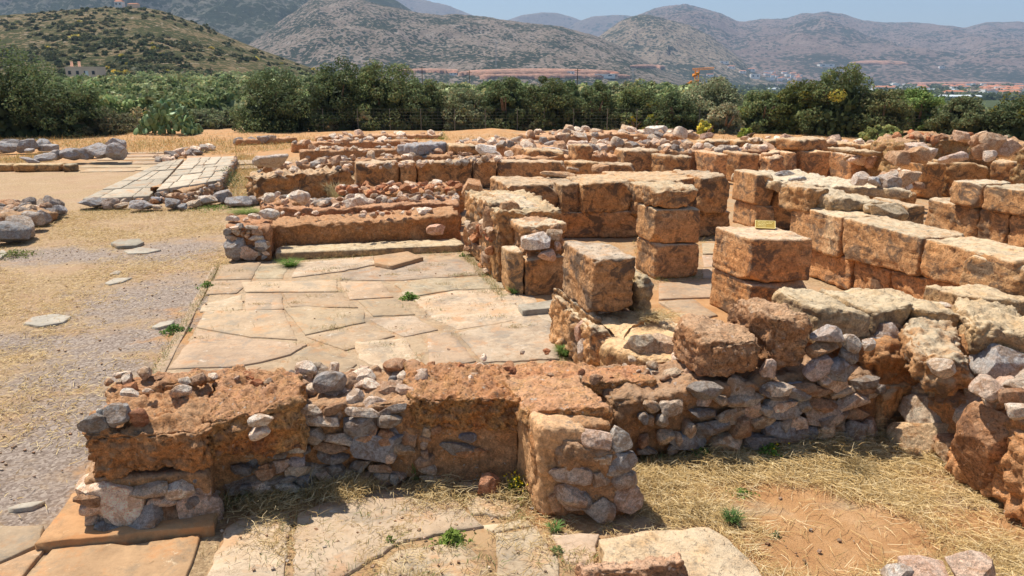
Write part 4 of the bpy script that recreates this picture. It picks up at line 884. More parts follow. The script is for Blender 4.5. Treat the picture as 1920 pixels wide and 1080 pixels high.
for i, (sp, c, lab) in enumerate([((1212, 236, 1250, 251, 33), (1.1, 1.1, 1.05), 'pale white boulder on the skyline of the far rubble bank'), ((1317, 249, 1337, 262, 31), (.62, .44, .36), 'small round brown stone on top of the flat far block'), ((1461, 251, 1488, 274, 29), (.66, .46, .36), 'reddish lump left of the rounded skyline block'), ((1556, 254, 1580, 272, 29), (.6, .46, .38), 'brown stone at the right end of the skyline block'), ((1080, 262, 1104, 276, 29), (.8, .72, .66), 'pinkish stone on the lumpy upright block'), ((1018, 278, 1048, 290, 27), (.9, .86, .84), 'pale stone in the rubble beside the tan block'), ((892, 602 - 330, 930, 292, 28), (1.0, .97, .93), 'heap of whitish stone right of the dark brown squared block')]):
    b = Bag(); b.add(*prock(*sp, k=3.6, rough=.05, seed=200 + i), tuple(c)); tag(b.build('loose_stone', M['rubble'], None, False), lab, 'stone')
# far rubble rows
def row(label, st, z, size, n, seed, pals, th=.8, mat='mud', tint=(.95, .9, .85), extra=None, group='low rubble rows of the far ruins'):
    w = wall(label, 'wall', (*at(st[0][0], st[0][1], z)[:2], 0), group)
    add(w, 'wall_body', mat, [body([(x, y, z, th) for x, y in st], r=.1, rough=.08, seed=seed, freq=2.4, erode=.05)], tint=tint)
    bg = Bag()
    for (xa, ya), (xb, yb_) in zip(st[:-1], st[1:]):
        p, q = at(xa, ya, z), at(xb, yb_, z); m = max(2, int(.7 * n * (xb - xa) / (st[-1][0] - st[0][0])))
        scatter_top(p, q, z + .02, th, size, m, seed + int(xa), pals, bag=bg, zj=.05)
        scatter_top(p, q, z * .5, th * .3, size, m // 3, seed + int(xa) + 1, pals, bag=bg, zj=z * .3)
    bg.build('rubble_stones', M['rubble'], w, False); return w
MX = [GREY, PALE, WARM, WARM]
row('knee-high rubble row behind the long ashlar wall on the left', [(492, 312), (600, 306), (790, 292), (935, 290)], .5, .30, 90, 301, MX)
row('stony row with a dark ledge left of the blue-grey boulder', [(560, 282), (680, 280), (790, 278)], .5, .30, 50, 302, MX)
row('pale rubble row behind the stony row with a dark ledge', [(545, 268), (650, 266), (785, 262)], .45, .30, 55, 303, [PALE, GREY, WARM])
row('grey outlying stone row left of the far rubble', [(441, 262), (500, 260), (560, 257)], .3, .38, 14, 304, [GREY])
row('loose rubble heap between the blue-grey boulder and the lumpy upright block', [(850, 262), (940, 272), (1060, 284)], .75, .36, 90, 305, MX, th=2.2)
row('broad rubble bank of grey stones on the central skyline', [(1030, 256), (1150, 250), (1290, 254)], .95, .40, 120, 306, [GREY, PALE, WARM], th=2.4)
row('rubble row in front of the central rubble bank', [(1110, 276), (1200, 270), (1300, 270)], .85, .36, 60, 307, MX, th=1.2)
row('low brown rubble row right of the small round skyline stone', [(1250, 282), (1360, 282), (1470, 280)], .95, .34, 60, 308, MX, th=1.0)
row('faint far row of stones by the strip of red earth', [(590, 256), (700, 253), (830, 252)], .3, .34, 30, 309, [PALE, WARM])
row('low pale row running behind the skyline block to the right', [(1380, 262), (1500, 264), (1700, 272)], 1.0, .3, 40, 310, [WARM, PALE], mat='ashlar', th=.9)
row('rubble-strewn row in front of the squared far blocks', [(860, 300), (1000, 294), (1170, 290)], .7, .24, 50, 311, MX, th=.9)
b = Bag(); b.add(*prock(480, 290, 530, 316, at(500, 312, .6)[1], k=3, rough=.08, seed=320), (.75, .68, .62)); tag(b.build('loose_stone', M['rubble'], None, False), 'large grey-brown boulder at the left end of the rubble behind the long ashlar wall', 'stone')
# ================================================================== LEFT SIDE
W20 = wall('low ruined wall of grey boulders at the left edge beside the dry grass', 'wall', (*at(60, 440)[:2], 0))
rs = np.random.RandomState(9); bg = Bag()
def bpart(parent, v, q, c, name='boulder'):
    b_ = Bag(); b_.add(v, q, c); b_.build(name, M['rubble'], parent, False)
for (x0, y0, x1, y1, c) in [(-30, 425, 28, 462, G2), (8, 410, 48, 446, (.5, .46, .42)), (40, 400, 68, 430, (.52, .48, .44)), (62, 396, 84, 420, G1), (-30, 398, 40, 416, (.58, .5, .46)), (6, 385, 66, 405, G1), (84, 390, 102, 408, G2), (98, 386, 118, 404, G1), (60, 381, 90, 396, (.56, .52, .48)), (-40, 380, 0, 400, G2), (40, 418, 56, 432, TN), (76, 408, 90, 418, TN)]:
    v, q = prock(x0, y0, x1, y1, Yof(min(y1 + 6, 462)), k=3.4, rough=.06, seed=int(x0 + 99), deep=1.0); bpart(W20, v, q, tuple(np.array(c) * 1.35))
scatter_top(at(-40, 450), at(118, 402), .34, .9, .24, 130, 330, [GREY, WARM], bag=bg)
bg.build('rubble_stones', M['rubble'], W20, False)
add(W20, 'earth_core', 'mud', [body([(-40, 405, .42, 1.1), (60, 398, .35, .9), (112, 394, .25, .8)], r=.12, rough=.08, seed=331)], tint=(.9, .9, .85))
W21 = wall('row of weathered grey boulders stepping down from the upper left towards the kerb', 'wall', (*at(130, 300)[:2], 0))
bg = Bag()
for (x0, y0, x1, y1) in [(195, 259, 225, 282), (198, 270, 230, 300), (160, 270, 200, 300), (135, 276, 168, 300), (105, 279, 142, 300), (60, 289, 96, 304), (84, 284, 112, 300), (38, 296, 66, 306), (150, 274, 180, 290)]:
    v, q = prock(x0, y0, x1, y1, Yof(y1 + 8), k=3.4, rough=.07, seed=int(x0 * 3), deep=.9); bpart(W21, v, q, tuple(np.array(G1) * rs.uniform(1.2, 1.6)))
W22 = wall('pile of dark grey boulders in dry grass at the upper left edge', 'wall', (*at(50, 284)[:2], 0), name='boulder_pile')
bg = Bag()
for (x0, y0, x1, y1) in [(-10, 270, 36, 286), (30, 264, 60, 286), (58, 262, 88, 282), (70, 270, 100, 284), (5, 262, 40, 274), (34, 262, 58, 270), (-30, 266, 4, 284), (44, 278, 60, 288)]:
    v, q = prock(x0, y0, x1, y1, Yof(y1 + 4), k=3, rough=.07, seed=int(x0 * 3 + 500), deep=.9); bpart(W22, v, q, tuple(np.array(G2) * rs.uniform(1.2, 1.7)))
kb = thing('stone_kerb', 'low brown kerb of long cut blocks below the grey boulders on the left', 'kerb', (*at(80, 322)[:2], 0))
for i, (x0, x1) in enumerate([(-60, 20), (22, 114), (116, 140)]): add(kb, 'kerb_block', 'ashlar', [blk((x0, 309, None, 323), (x1, 308, None, 322), .5, r=.04, rough=.03, seed=340 + i)], tint=(.85, .85, .8))
# raised causeway
cw = thing('raised_causeway', 'raised causeway of pale paving slabs running towards the trees on the left', 'causeway', (*at(380, 350)[:2], 0))
zc = .32
bgc = Bag()
def gridslabs(bag, nl, nr, fr, fl, nc, nrw, z, sd, base=1.0, th=.12):
    rg = np.random.RandomState(sd); nl, nr, fr, fl = [at(*p, z)[:2] for p in (nl, nr, fr, fl)]
    fy = np.sort(np.concatenate([[0, 1], (np.arange(1, nrw) + rg.uniform(-.25, .25, nrw - 1)) / nrw]))
    for j in range(nrw):
        fx = np.sort(np.concatenate([[0, 1], (np.arange(1, nc) + rg.uniform(-.3, .3, nc - 1)) / nc]))
        for i in range(nc):
            P = [(1 - v) * ((1 - u) * nl + u * nr) + v * ((1 - u) * fl + u * fr) for u, v in ((fx[i] + .008, fy[j] + .006), (fx[i + 1] - .008, fy[j] + .006), (fx[i + 1] - .008, fy[j + 1] - .006), (fx[i] + .008, fy[j + 1] - .006))]
            slabpoly(bag, P, z + rg.uniform(-.012, .012), th, tuple(np.array([1, .97, .92]) * base * rg.uniform(.85, 1.12)), jit=.022, seed=sd + i + 9 * j, world=True)
gridslabs(bgc, (292, 357), (412, 338), (444, 292), (352, 295), 4, 6, zc, 350, 1.15)
bgc.build('paving_slabs', M['limestone_slab'], cw)
c1, c2, c3 = at(300, 356, zc), at(412, 336, zc), at(444, 292, zc)
add(cw, 'earth_core', 'mud', [body([(302, 352, zc - .05, .6), (345, 358, zc - .05, 1.6), (412, 338, zc - .05, 1.2)], r=.05, rough=.04, seed=360)], tint=(.9, .9, .85))
def quadwall(px, z, seed):
    P = [at(x, y, z) for x, y in px]; bg = Bag()
    for a, b in zip(P[:-1], P[1:]): facing(a, b, .0, z - .04, .16, seed, [GREY, WARM], cover=.95, out=.3, bag=bg)
    return bg
quadwall([(292, 356), (346, 364), (412, 340), (444, 294)], zc, 361).build('rubble_facing', M['rubble'], cw, False)
add(cw, 'earth_core', 'mud', [body([(414, 338, zc - .04, 1.2), (443, 294, zc - .04, 2.2)], r=.05, rough=.04, seed=362, nrm_dir=np.array([-.95, .2, 0]))])
lows = Bag(); gridslabs(lows, (152, 373), (280, 368), (345, 298), (305, 303), 3, 5, .14, 370, 1.0, .14)
lows.build('lower_slabs', M['limestone_slab'], cw)
W23 = wall('ragged row of grey field stones in front of the raised causeway', 'wall', (*at(300, 388)[:2], 0), name='stone_row')
bg = Bag()
for (x0, y0, x1, y1, c) in [(146, 374, 192, 392, G2), (192, 374, 214, 392, (.46, .4, .36)), (238, 380, 282, 396, G1), (282, 385, 300, 394, TN), (304, 376, 330, 394, G2), (322, 366, 348, 380, BL), (348, 378, 372, 390, TN), (365, 368, 402, 386, (.62, .58, .54)), (398, 362, 430, 382, G1), (425, 370, 462, 388, G1), (455, 370, 480, 384, G1), (345, 368, 366, 380, TN), (282, 370, 298, 380, BL), (212, 382, 238, 392, TN), (300, 368, 312, 378, PK), (330, 384, 346, 394, G2)]:
    v, q = prock(x0, y0, x1, y1, Yof(y1 + 2), k=3.6, rough=.06, seed=int(x0 * 5), deep=1.2); bpart(W23, v, q, tuple(np.array(c) * 1.35), 'field_stone')
scatter_top(at(150, 390), at(470, 378), .05, .5, .14, 50, 380, [GREY, WARM], bag=bg)
bg.build('field_stones', M['rubble'], W23, False)
W24 = wall('flat pale stone row left of the causeway on the far paving', 'wall', (*at(350, 296)[:2], 0), name='stone_row')
bg = Bag(); scatter_top(at(318, 300, .2), at(405, 272, .2), .2, .8, .34, 26, 381, [PALE, GREY], bag=bg); scatter_top(at(320, 298, .05), at(400, 276, .05), .05, .9, .34, 16, 382, [WARM, GREY], bag=bg)
bg.build('field_stones', M['rubble'], W24, False)
fp = Bag()
for i, (xa, xb, ya, yb2) in enumerate([(150, 250, 316, 322), (252, 330, 312, 319), (145, 300, 309, 314), (160, 240, 302, 308), (242, 310, 301, 307), (180, 300, 295, 300), (210, 310, 289, 294), (225, 315, 284, 288)]):
    slabpoly(fp, [(xa, yb2), (xb, yb2 - 1), (xb + 8, ya), (xa + 14, ya + 1)], .025, .05, tv(1.05, .1), jit=.04, seed=390 + i)
for i, p in enumerate([[(445, 300), (480, 300), (482, 306), (444, 308)], [(440, 310), (482, 309), (484, 315), (438, 316)]]): slabpoly(fp, p, .10 - .05 * i, .06, tv(1, .05), seed=400 + i)
o = fp.build('paving', M['slab']); o['kind'] = 'structure'
# flat stones set in the courtyard
for i, (p, lab, z) in enumerate([([(208, 455), (222, 448), (262, 447), (270, 453), (255, 460), (220, 461)], 'round grey slab standing proud of the courtyard gravel', .07), ([(232, 470), (262, 463), (302, 468), (275, 474), (240, 475)], 'thin pale slab just in front of the round grey slab', .028),
   ([(196, 530), (215, 521), (248, 520), (230, 528), (205, 533)], 'narrow pale slab in the middle of the courtyard', .03), ([(42, 606), (60, 594), (100, 588), (133, 592), (118, 604), (75, 611)], 'large oval pale slab at the left of the courtyard', .03),
   ([(284, 612), (300, 604), (326, 600), (322, 607), (296, 614)], 'small pale slab near the portico edge', .026), ([(12, 952), (40, 942), (84, 938), (60, 950), (25, 954)], 'pale sliver of slab in the gravel at the lower left', .026), ([(205, 513), (218, 507), (228, 508), (222, 513)], 'tiny pale slab behind the narrow courtyard slab', .026), ([(-20, 478), (6, 468), (14, 474), (0, 484)], 'grey slab half cut by the left edge of the picture', .03)]):
    b = Bag(); slabpoly(b, p, z, .06, (1.0, 1.0, 1.0) if i else (.75, .75, .72), jit=.006, seed=410 + i); tag(b.build('flat_stone', M['limestone_slab']), lab, 'slab')
# near bottom edge rocks
b = Bag(); slabpoly(b, [(1122, 1014), (1185, 1001), (1262, 994), (1332, 984), (1368, 1006), (1410, 1046), (1465, 1110), (1300, 1150), (1140, 1120)], .13, .16, (1.1, 1.05, 1.0), jit=.02, seed=420, tilt=-.03)
tag(b.build('stone_slab', M['grey_block']), 'cream weathered slab at the bottom edge right of centre', 'slab')
b = Bag(); v, q = body([(1090, 1075, 1130, 1045), (1300, 1055, 1120, 1030)], r=.06, rough=.05, seed=421, freq=4, erode=.03); b.add(v, q, (1.5, 1.4, 1.4)); tag(b.build('stone_block', M['brown_block']), 'pinkish brown broken rock lying against the cream slab at the bottom edge', 'block')
for i, (sp, c, lab) in enumerate([((1706, 1064, 1786, 1104, 3.95), (1.05, .80, .66), 'pinkish rock at the bottom right edge, left of the pair'), ((1795, 1062, 1868, 1104, 3.9), (1.08, .84, .68), 'pinkish rock at the bottom right edge, right of the pair'), ((1668, 1068, 1710, 1105, 3.95), (1.05, .98, .92), 'small pale stone at the bottom edge left of the pinkish rocks'),
   ((896, 898, 934, 936, Yof(936)), (.72, .40, .26), 'fist-sized reddish stone on the ground in front of the recess'), ((704, 890, 754, 914, Yof(912)), (.85, .62, .48), 'flat brown stone leaning at the foot of the rubble wall'), ((1202, 636, 1203 + 20, 650, Yof(720)), (.9, .8, .7), 'pebble on the ledge')][:5]):
    b = Bag(); b.add(*prock(*sp, k=3.6, rough=.04, seed=430 + i), c); tag(b.build('loose_stone', M['rubble'], None, False), lab, 'stone')
# ------------------------------------------------------------------ vegetation
def leaves(bag, C, Nn, size, cols, rs, asp=.5):
    """one leaf quad at each point C with rough normal Nn"""
    n = len(C); nn = nrm(Nn + rs.normal(size=(n, 3)) * .75)
    t = nrm(np.cross(nn, rs.normal(size=(n, 3)))); u = np.cross(nn, t)
    s = (size * rs.uniform(.6, 1.4, n))[:, None]
    V = np.stack([C - t * s * .5, C + u * s * asp * .5, C + t * s * .5, C - u * s * asp * .5], 1).reshape(-1, 3)
    Q = np.arange(4 * n).reshape(n, 4)
    bag.add(V, Q, np.repeat(cols, 4, axis=0))
FD = 1.25
def crown(bag, c, rx, ry, h, seed, base, n=7000, ls=.16, nc=70, var=.38, low=.05, skew=1.0, yel=0.0):
    rs = np.random.RandomState(seed); c = np.array(c, float)
    # clump centres on an uneven dome
    ph = rs.uniform(0, 2 * math.pi, nc); zz = rs.uniform(0, 1, nc) ** .8; rad = np.sqrt(1 - zz ** 2 * .95) * rs.uniform(.45, 1.0, nc) ** .5
    cc = np.stack([np.cos(ph) * rx * rad, np.sin(ph) * ry * rad, low * h + zz * h * (1 - low) * rs.uniform(.78, 1.0, nc)], 1)
    cr = rs.uniform(.10, .24, nc) * min(rx, h) * 1.05
    cb = rs.uniform(1 - var, 1 + var, nc)
    cy = (rs.rand(nc) < yel)
    k = rs.randint(0, nc, n)
    n = int(n * FD); k = rs.randint(0, nc, n); d = nrm(rs.normal(size=(n, 3)) * np.array([1, 1, .9])); r = rs.uniform(.55, 1.08, n) ** .6
    P = cc[k] + d * (cr[k] * r)[:, None] * np.array([1.15, 1.15, .85])
    P[:, 2] = np.maximum(P[:, 2], .05 + rs.uniform(0, .2, n))
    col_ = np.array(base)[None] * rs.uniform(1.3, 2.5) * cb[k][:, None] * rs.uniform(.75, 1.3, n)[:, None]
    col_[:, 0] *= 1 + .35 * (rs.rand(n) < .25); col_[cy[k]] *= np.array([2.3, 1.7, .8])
    leaves(bag, P + c, d + np.array([0, 0, .35]), ls, col_, rs)
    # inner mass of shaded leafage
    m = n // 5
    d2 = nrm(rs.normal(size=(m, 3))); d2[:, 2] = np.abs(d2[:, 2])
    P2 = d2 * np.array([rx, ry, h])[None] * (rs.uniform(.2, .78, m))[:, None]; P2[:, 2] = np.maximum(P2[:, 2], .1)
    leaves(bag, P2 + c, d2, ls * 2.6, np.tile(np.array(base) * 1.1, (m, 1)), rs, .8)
def tube(bag, pts, rads, n=7, tint=(1, 1, 1)):
    pts = np.array(pts, float); V = []
    for i, p in enumerate(pts):
        t = nrm(pts[min(i + 1, len(pts) - 1)] - pts[max(i - 1, 0)]); a = nrm(np.cross(t, [.3, .9, .1])); b = np.cross(t, a)
        for j in range(n): w = 2 * math.pi * j / n; V.append(p + (a * math.cos(w) + b * math.sin(w)) * rads[i])
    Q = [[i * n + j, i * n + (j + 1) % n, (i + 1) * n + (j + 1) % n, (i + 1) * n + j] for i in range(len(pts) - 1) for j in range(n)]
    bag.add(np.array(V), np.array(Q), tint)
def tree(label, cat, px0, px1, ytop, ybase, base, seed, name='carob_tree', n=7000, ls=.145, dy=0, **kw):
    Yb = Yof(ybase) + dy; xm = (px0 + px1) / 2
    c = tp(xm, ybase, Yb); g = gz(np.array([c[0]]), np.array([c[1]]))[0]; c[2] = g
    w = (px1 - px0) / F * Yb; h = tp(xm, ytop, Yb)[2] - g
    t = thing(name, label, cat, tuple(c), 'trees along the fence')
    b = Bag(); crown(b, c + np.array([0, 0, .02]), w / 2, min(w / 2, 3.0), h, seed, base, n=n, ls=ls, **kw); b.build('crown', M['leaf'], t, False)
    b = Bag(); rs = np.random.RandomState(seed)
    tube(b, [c, c + np.array([.1, 0, h * .25]), c + np.array([.05, .05, h * .55]), c + np.array([.2, 0, h * .8])], [.22, .17, .12, .03])
    for i in range(5):
        a = rs.uniform(0, 6.28); rr = w * .28
        tube(b, [c + np.array([.05, 0, h * .12 * (i % 3 + .5)]), c + np.array([math.cos(a) * rr * .5, math.sin(a) * 1.0, h * .4]), c + np.array([math.cos(a) * rr, math.sin(a) * 1.6, h * .68])], [.11, .08, .03])
    b.build('trunk', M['bark'], t)
DK, MD, OL, YG = (.050, .068, .027), (.075, .095, .036), (.13, .145, .078), (.19, .23, .05)
T = [
 ('huge dark carob tree filling the left edge of the picture above the grey boulders', -90, 150, 96, 256, DK, dict(n=13000, nc=110)),
 ('dark drooping right-hand part of the left tree mass, a shorter carob beside the huge one', 70, 210, 150, 256, DK, dict(n=6000)),
 ('low dull olive-brown shrub right of the left tree mass by a fence post', 110, 262, 205, 254, (.085, .085, .045), dict(n=4500, name='shrub', cat='shrub')),
 ('pale grey-green bush behind and right of the prickly pear', 320, 450, 205, 244, (.12, .14, .07), dict(n=4500, name='shrub', cat='shrub', dy=3)),
 ('dark rounded carob tree with a thin top, right of the pale grey-green bush', 442, 600, 137, 250, DK, dict(n=9000)),
 ('tallest carob of the central left group, its crown touching the foot of the hills', 575, 700, 112, 246, DK, dict(n=9500)),
 ('carob with bare forked limbs showing under its crown, second of the tall central left group', 650, 800, 118, 245, MD, dict(n=9500, yel=.03)),
 ('sloping carob joining the tall group to the lower green line', 740, 850, 150, 246, (.06, .078, .032), dict(n=7500)),
 ('bushy carob in front of the quarry, darker at its left side', 820, 925, 163, 246, (.105, .12, .06), dict(n=7000, yel=.03)),
 ('round-headed carob below the pale greenhouse roofs', 895, 1000, 150, 247, DK, dict(n=8000)),
 ('glossy carob with two small upright tips below the red quarry', 970, 1090, 146, 247, MD, dict(n=8500)),
 ('dark green tree right of the carob with two upright tips', 1060, 1165, 160, 246, (.07, .09, .035), dict(n=7000)),
 ('flat-topped green tree behind the yellow broom bushes', 1130, 1250, 167, 246, MD, dict(n=7500, yel=.05)),
 ('dark carob directly right of the yellow broom', 1215, 1310, 176, 250, DK, dict(n=6500)),
 ('silvery olive tree with a feathery pale crown below the orange crane', 1270, 1400, 146, 250, OL, dict(n=9000, name='olive_tree', dy=2, ls=.15)),
 ('pale olive shrub standing in front of the silvery olive tree', 1320, 1390, 195, 252, (.15, .15, .085), dict(n=3500, name='shrub', cat='shrub', dy=-1.5)),
 ('dark tree with a yellowish left shoulder between the olive and the tallest tree', 1375, 1470, 172, 252, MD, dict(n=6500, yel=.10)),
 ('yellow-green tree on the left flank of the tallest right-hand tree', 1440, 1540, 150, 254, (.085, .105, .03), dict(n=7000, yel=.12)),
 ('tallest tree of the right half with a ragged pointed double crown', 1490, 1645, 124, 256, MD, dict(n=12000, yel=.05)),
 ('broad dull green tree on the right flank of the tallest tree', 1590, 1700, 164, 258, (.075, .085, .035), dict(n=7500)),
 ('bright green dome-topped tree, like a pine, beyond the broad dull green tree', 1665, 1765, 167, 256, (.075, .11, .03), dict(n=7500, dy=4)),
 ('yellowish-green round shrub at the foot of the dome-topped tree', 1612, 1690, 238, 262, (.16, .18, .06), dict(n=3500, name='shrub', cat='shrub', dy=-3)),
 ('wide low dark tree behind the conglomerate wall, left of two at the right edge', 1745, 1860, 182, 258, (.075, .09, .04), dict(n=7500)),
 ('dark tree cut by the right edge of the picture', 1830, 1990, 186, 262, (.055, .075, .03), dict(n=8500, yel=.04)),
 ('small bright yellow broom bush left of the two by the fence', 1172, 1206, 216, 246, (.42, .38, .05), dict(n=900, name='broom_bush', cat='bush', dy=-1, nc=16)),
 ('larger bright yellow-green broom bush beside the fence', 1208, 1238, 212, 247, (.40, .40, .06), dict(n=1100, name='broom_bush', cat='bush', dy=-1, nc=18)),
 ('yellow-tipped bush below the silvery olive tree', 1306, 1336, 222, 252, (.36, .35, .07), dict(n=900, name='broom_bush', cat='bush', dy=-2, nc=16)),
 ('low bright green bush right of the yellow-tipped bush', 1384, 1410, 238, 256, (.24, .30, .06), dict(n=800, name='broom_bush', cat='bush', dy=-2, nc=14)),
 ('grey-green thistle-like bush sticking up behind the far right conglomerate wall', 1868, 1902, 240, 266, (.20, .22, .14), dict(n=700, name='shrub', cat='shrub', dy=-14, nc=14, ls=.1))]
for i, (lab, x0, x1, yt, yb, c, kw) in enumerate(T):
    kw = dict(kw); cat = kw.pop('cat', 'tree'); tree(lab, cat, x0, x1, yt, yb, c, 500 + i, **kw)
# undergrowth along the fence, a continuous tangle
ub = Bag(); rs = np.random.RandomState(77)
for i in range(170):
    X = rs.uniform(-40, 42); Y = rs.uniform(47.5, 52) if rs.rand() < .75 else rs.uniform(52, 60)
    if -26 < X < -13 and Y < 60: Y += 4
    g = gz(np.array([X]), np.array([Y]))[0]
    b_ = [(.11, .12, .05), (.16, .15, .07), (.07, .085, .035), (.20, .18, .09)][rs.randint(4)]
    crown(ub, (X, Y, g), rs.uniform(.6, 1.4), rs.uniform(.5, 1), rs.uniform(.5, 1.5), 900 + i, b_, n=330, ls=.17, nc=14)
tag(ub.build('undergrowth', M['leaf'], None, False), None, None, None, 'stuff')
# olive grove in the left middle distance
ob = Bag(); rs = np.random.RandomState(78)
for i in range(1300):
    Y = 58 + 330 * rs.rand() ** 1.25; u = rs.uniform(-.62, .02) if rs.rand() < .8 else rs.uniform(0, .25)
    if u > 0 and Y > 200: continue
    X = u * Y; g = gz(np.array([X]), np.array([Y]))[0]
    b_ = np.array([(.16, .19, .085), (.125, .16, .065), (.20, .22, .11), (.10, .13, .05)][rs.randint(4)]) * rs.uniform(.8, 1.15)
    w = rs.uniform(1.8, 3.2); crown(ob, (X, Y, g - .2), w, w, rs.uniform(2.4, 3.6) * (1 if Y > 80 else .75), 2000 + i, b_, n=int(np.clip(60000 / Y, 150, 700)), ls=.26 + Y * .0022, nc=14, var=.2)
tag(ob.build('olive_grove', M['leaf'], None, False), None, None, None, 'stuff')
# valley orchards seen over the trees
vb = Bag()
for i in range(900):
    px, py = rs.uniform(740, 1930), 152 + 34 * rs.rand() ** 1.2; g = at(px, py + 3, -15.5)
    if g[1] > 2100 or g[1] < 250: continue
    b_ = np.array([(.06, .08, .035), (.09, .11, .05)][rs.randint(2)]); w = rs.uniform(3, 7) * (1 + g[1] / 900)
    crown(vb, (g[0], g[1], gz(g[:1], g[1:2])[0] - .3), w * 1.5, w * .7, rs.uniform(3, 5) * (1 + g[1] / 1500), 4000 + i, b_, n=70, ls=1.2 + g[1] / 500, nc=8, var=.2)
tag(vb.build('valley_orchards', M['leaf'], None, False), None, None, None, 'stuff')
# scrub bushes on the near hill
hb = Bag(); hv = BV[0][0]
for i in range(2600):
    px, py = rs.uniform(-200, 640), rs.uniform(12, 150); d = Vector(ray(px, py)).normalized(); h = hv.ray_cast(Vector((0, 0, H)), d)
    if not h[0]: continue
    dens = perlin(np.array([[h[0].x * .02, h[0].y * .02, 3.3]]))[0]
    if rs.rand() > .38 + dens * 1.4: continue
    w = rs.uniform(.6, 1.7) if rs.rand() < .88 else rs.uniform(1.8, 3.2); b_ = np.array([(.05, .066, .03), (.075, .085, .04), (.11, .11, .055)][rs.randint(3)])
    if rs.rand() < .02: b_ = np.array((.35, .30, .06))
    crown(hb, (h[0].x, h[0].y, h[0].z - .3), w * 1.2, w, w * .9, 6000 + i, b_, n=60, ls=.8, nc=7, var=.2)
tag(hb.build('hillside_scrub', M['leaf'], None, False), None, None, None, 'stuff')
# prickly pear
pc = at(318, 256); pb = Bag(); rs = np.random.RandomState(4); Yp_ = pc[1]
def pad(c, s, nn):
    P, Q = cubegrid(4, 4, 4); q = P / (np.abs(P) ** 2.2).sum(1)[:, None] ** (1 / 2.2)
    a = nrm(np.cross(nn, [0, 0, 1.]) + 1e-6); up = nrm(np.cross(a, nn) * rs.choice([1, -1]) + a * rs.uniform(-.5, .5)); a = np.cross(up, nn)
    w = q[:, 0:1] * a * s * .36 + q[:, 1:2] * nn * s * .07 + q[:, 2:3] * up * s * .5
    pb.add(w + c, Q, np.array([1, 1, 1]) * rs.uniform(.8, 2.1))
for i in range(300):
    a = rs.uniform(-1, 1); hh = (1 - abs(a) ** 2.2) * 1.75 + .15
    z = hh * rs.rand() ** .7
    pad(np.array([pc[0] + a * 1.7, pc[1] + rs.uniform(-.7, .7), z + .12]), rs.uniform(.30, .48), nrm(np.array([rs.normal() * .6, rs.normal(), rs.normal() * .35])))
tag(pb.build('prickly_pear', M['pear']), 'dark green prickly pear cactus at the edge of the red earth on the left', 'cactus')
# fence
fn = thing('wire_fence', 'wire mesh fence on thin grey posts in front of the tree line', 'fence', (*at(900, 246)[:2], 0))
fp_ = []
for x in [-60, 12, 75, 165, 260, 350, 440, 493, 560, 607, 672, 732, 790, 853, 910, 970, 1020, 1075, 1138, 1193, 1250, 1310, 1372, 1440, 1520, 1600, 1690, 1780, 1870, 1960]:
    p = tp(x, 245, 47.2); p[2] = 0; fp_.append(p); b = Bag(); tube(b, [p, p + np.array([.0, 0, 1.5])], [.022, .02], 6); b.build('post', M['wire'], fn)
b = Bag()
for z in np.arange(.15, 1.5, .19): tube(b, [p + np.array([0, 0, z]) for p in fp_], [.0025] * len(fp_), 3)
for p, q in zip(fp_[:-1], fp_[1:]):
    m = int(np.linalg.norm(q - p) / .3)
    for j in range(1, m): w = p + (q - p) * j / m; tube(b, [w + np.array([0, 0, .1]), w + np.array([0, 0, 1.45])], [.002, .002], 3)
b.build('wire_mesh', M['wire'], fn)
st = at(489, 372)
b = Bag(); tube(b, [(st[0], st[1], 0), (st[0] + .01, st[1], .42)], [.07, .065], 6); tube(b, [(st[0] + .02, st[1], .40), (st[0] + .03, st[1], .74)], [.04, .035], 6); tag(b.build('wooden_stake', M['wood']), 'grey wooden stake at the left end of the long ashlar wall', 'stake')
# ------------------------------------------------------------------ straw, grass, weeds
def blades(bag, C, L, w, rs, col_, flat=.15, curl=.5):
    n = len(C); a = rs.uniform(0, 2 * math.pi, n); el = np.abs(rs.normal(0, 1, n)) * flat
    d = np.stack([np.cos(a) * np.cos(el), np.sin(a) * np.cos(el), np.sin(el)], 1); L = (L * rs.uniform(.4, 1.3, n))[:, None]
    s = np.stack([-np.sin(a), np.cos(a), a * 0], 1); bend = s * rs.normal(0, curl, n)[:, None]
    p0 = C; p1 = C + d * L * .5 + bend * L * .12; p2 = C + d * L + bend * L * .42 - np.array([0, 0, .15]) * L * (el[:, None] > .2)
    p2[:, 2] = np.maximum(p2[:, 2], C[:, 2])
    W = s * w + np.array([0, 0, w * .4]); 
    V = np.stack([p0 - W, p0 + W, p1 + W, p1 - W, p2 + W * .4, p2 - W * .4], 1).reshape(-1, 3)
    o = np.arange(n)[:, None] * 6
    Q = np.concatenate([o + np.array([[0, 1, 2, 3]]), o + np.array([[3, 2, 4, 5]])]); bag.add(V, Q, np.repeat(col_, 6, axis=0))
rs = np.random.RandomState(31)
def pts_in(poly, n):
    P = np.array([at(*p)[:2] for p in poly]); lo, hi = P.min(0), P.max(0); out = []
    while sum(map(len, out)) < n:
        q = rs.uniform(lo, hi, (n, 2)); ins = np.zeros(n, bool); j = len(P) - 1
        for i in range(len(P)):
            c = ((P[i, 1] > q[:, 1]) != (P[j, 1] > q[:, 1])) & (q[:, 0] < (P[j, 0] - P[i, 0]) * (q[:, 1] - P[i, 1]) / (P[j, 1] - P[i, 1] + 1e-9) + P[i, 0]); ins ^= c; j = i
        out.append(q[ins])
    return np.concatenate(out)[:n]
SC = np.array([(.60, .42, .18), (.72, .54, .27), (.50, .34, .14), (.40, .27, .11), (.78, .63, .37)])
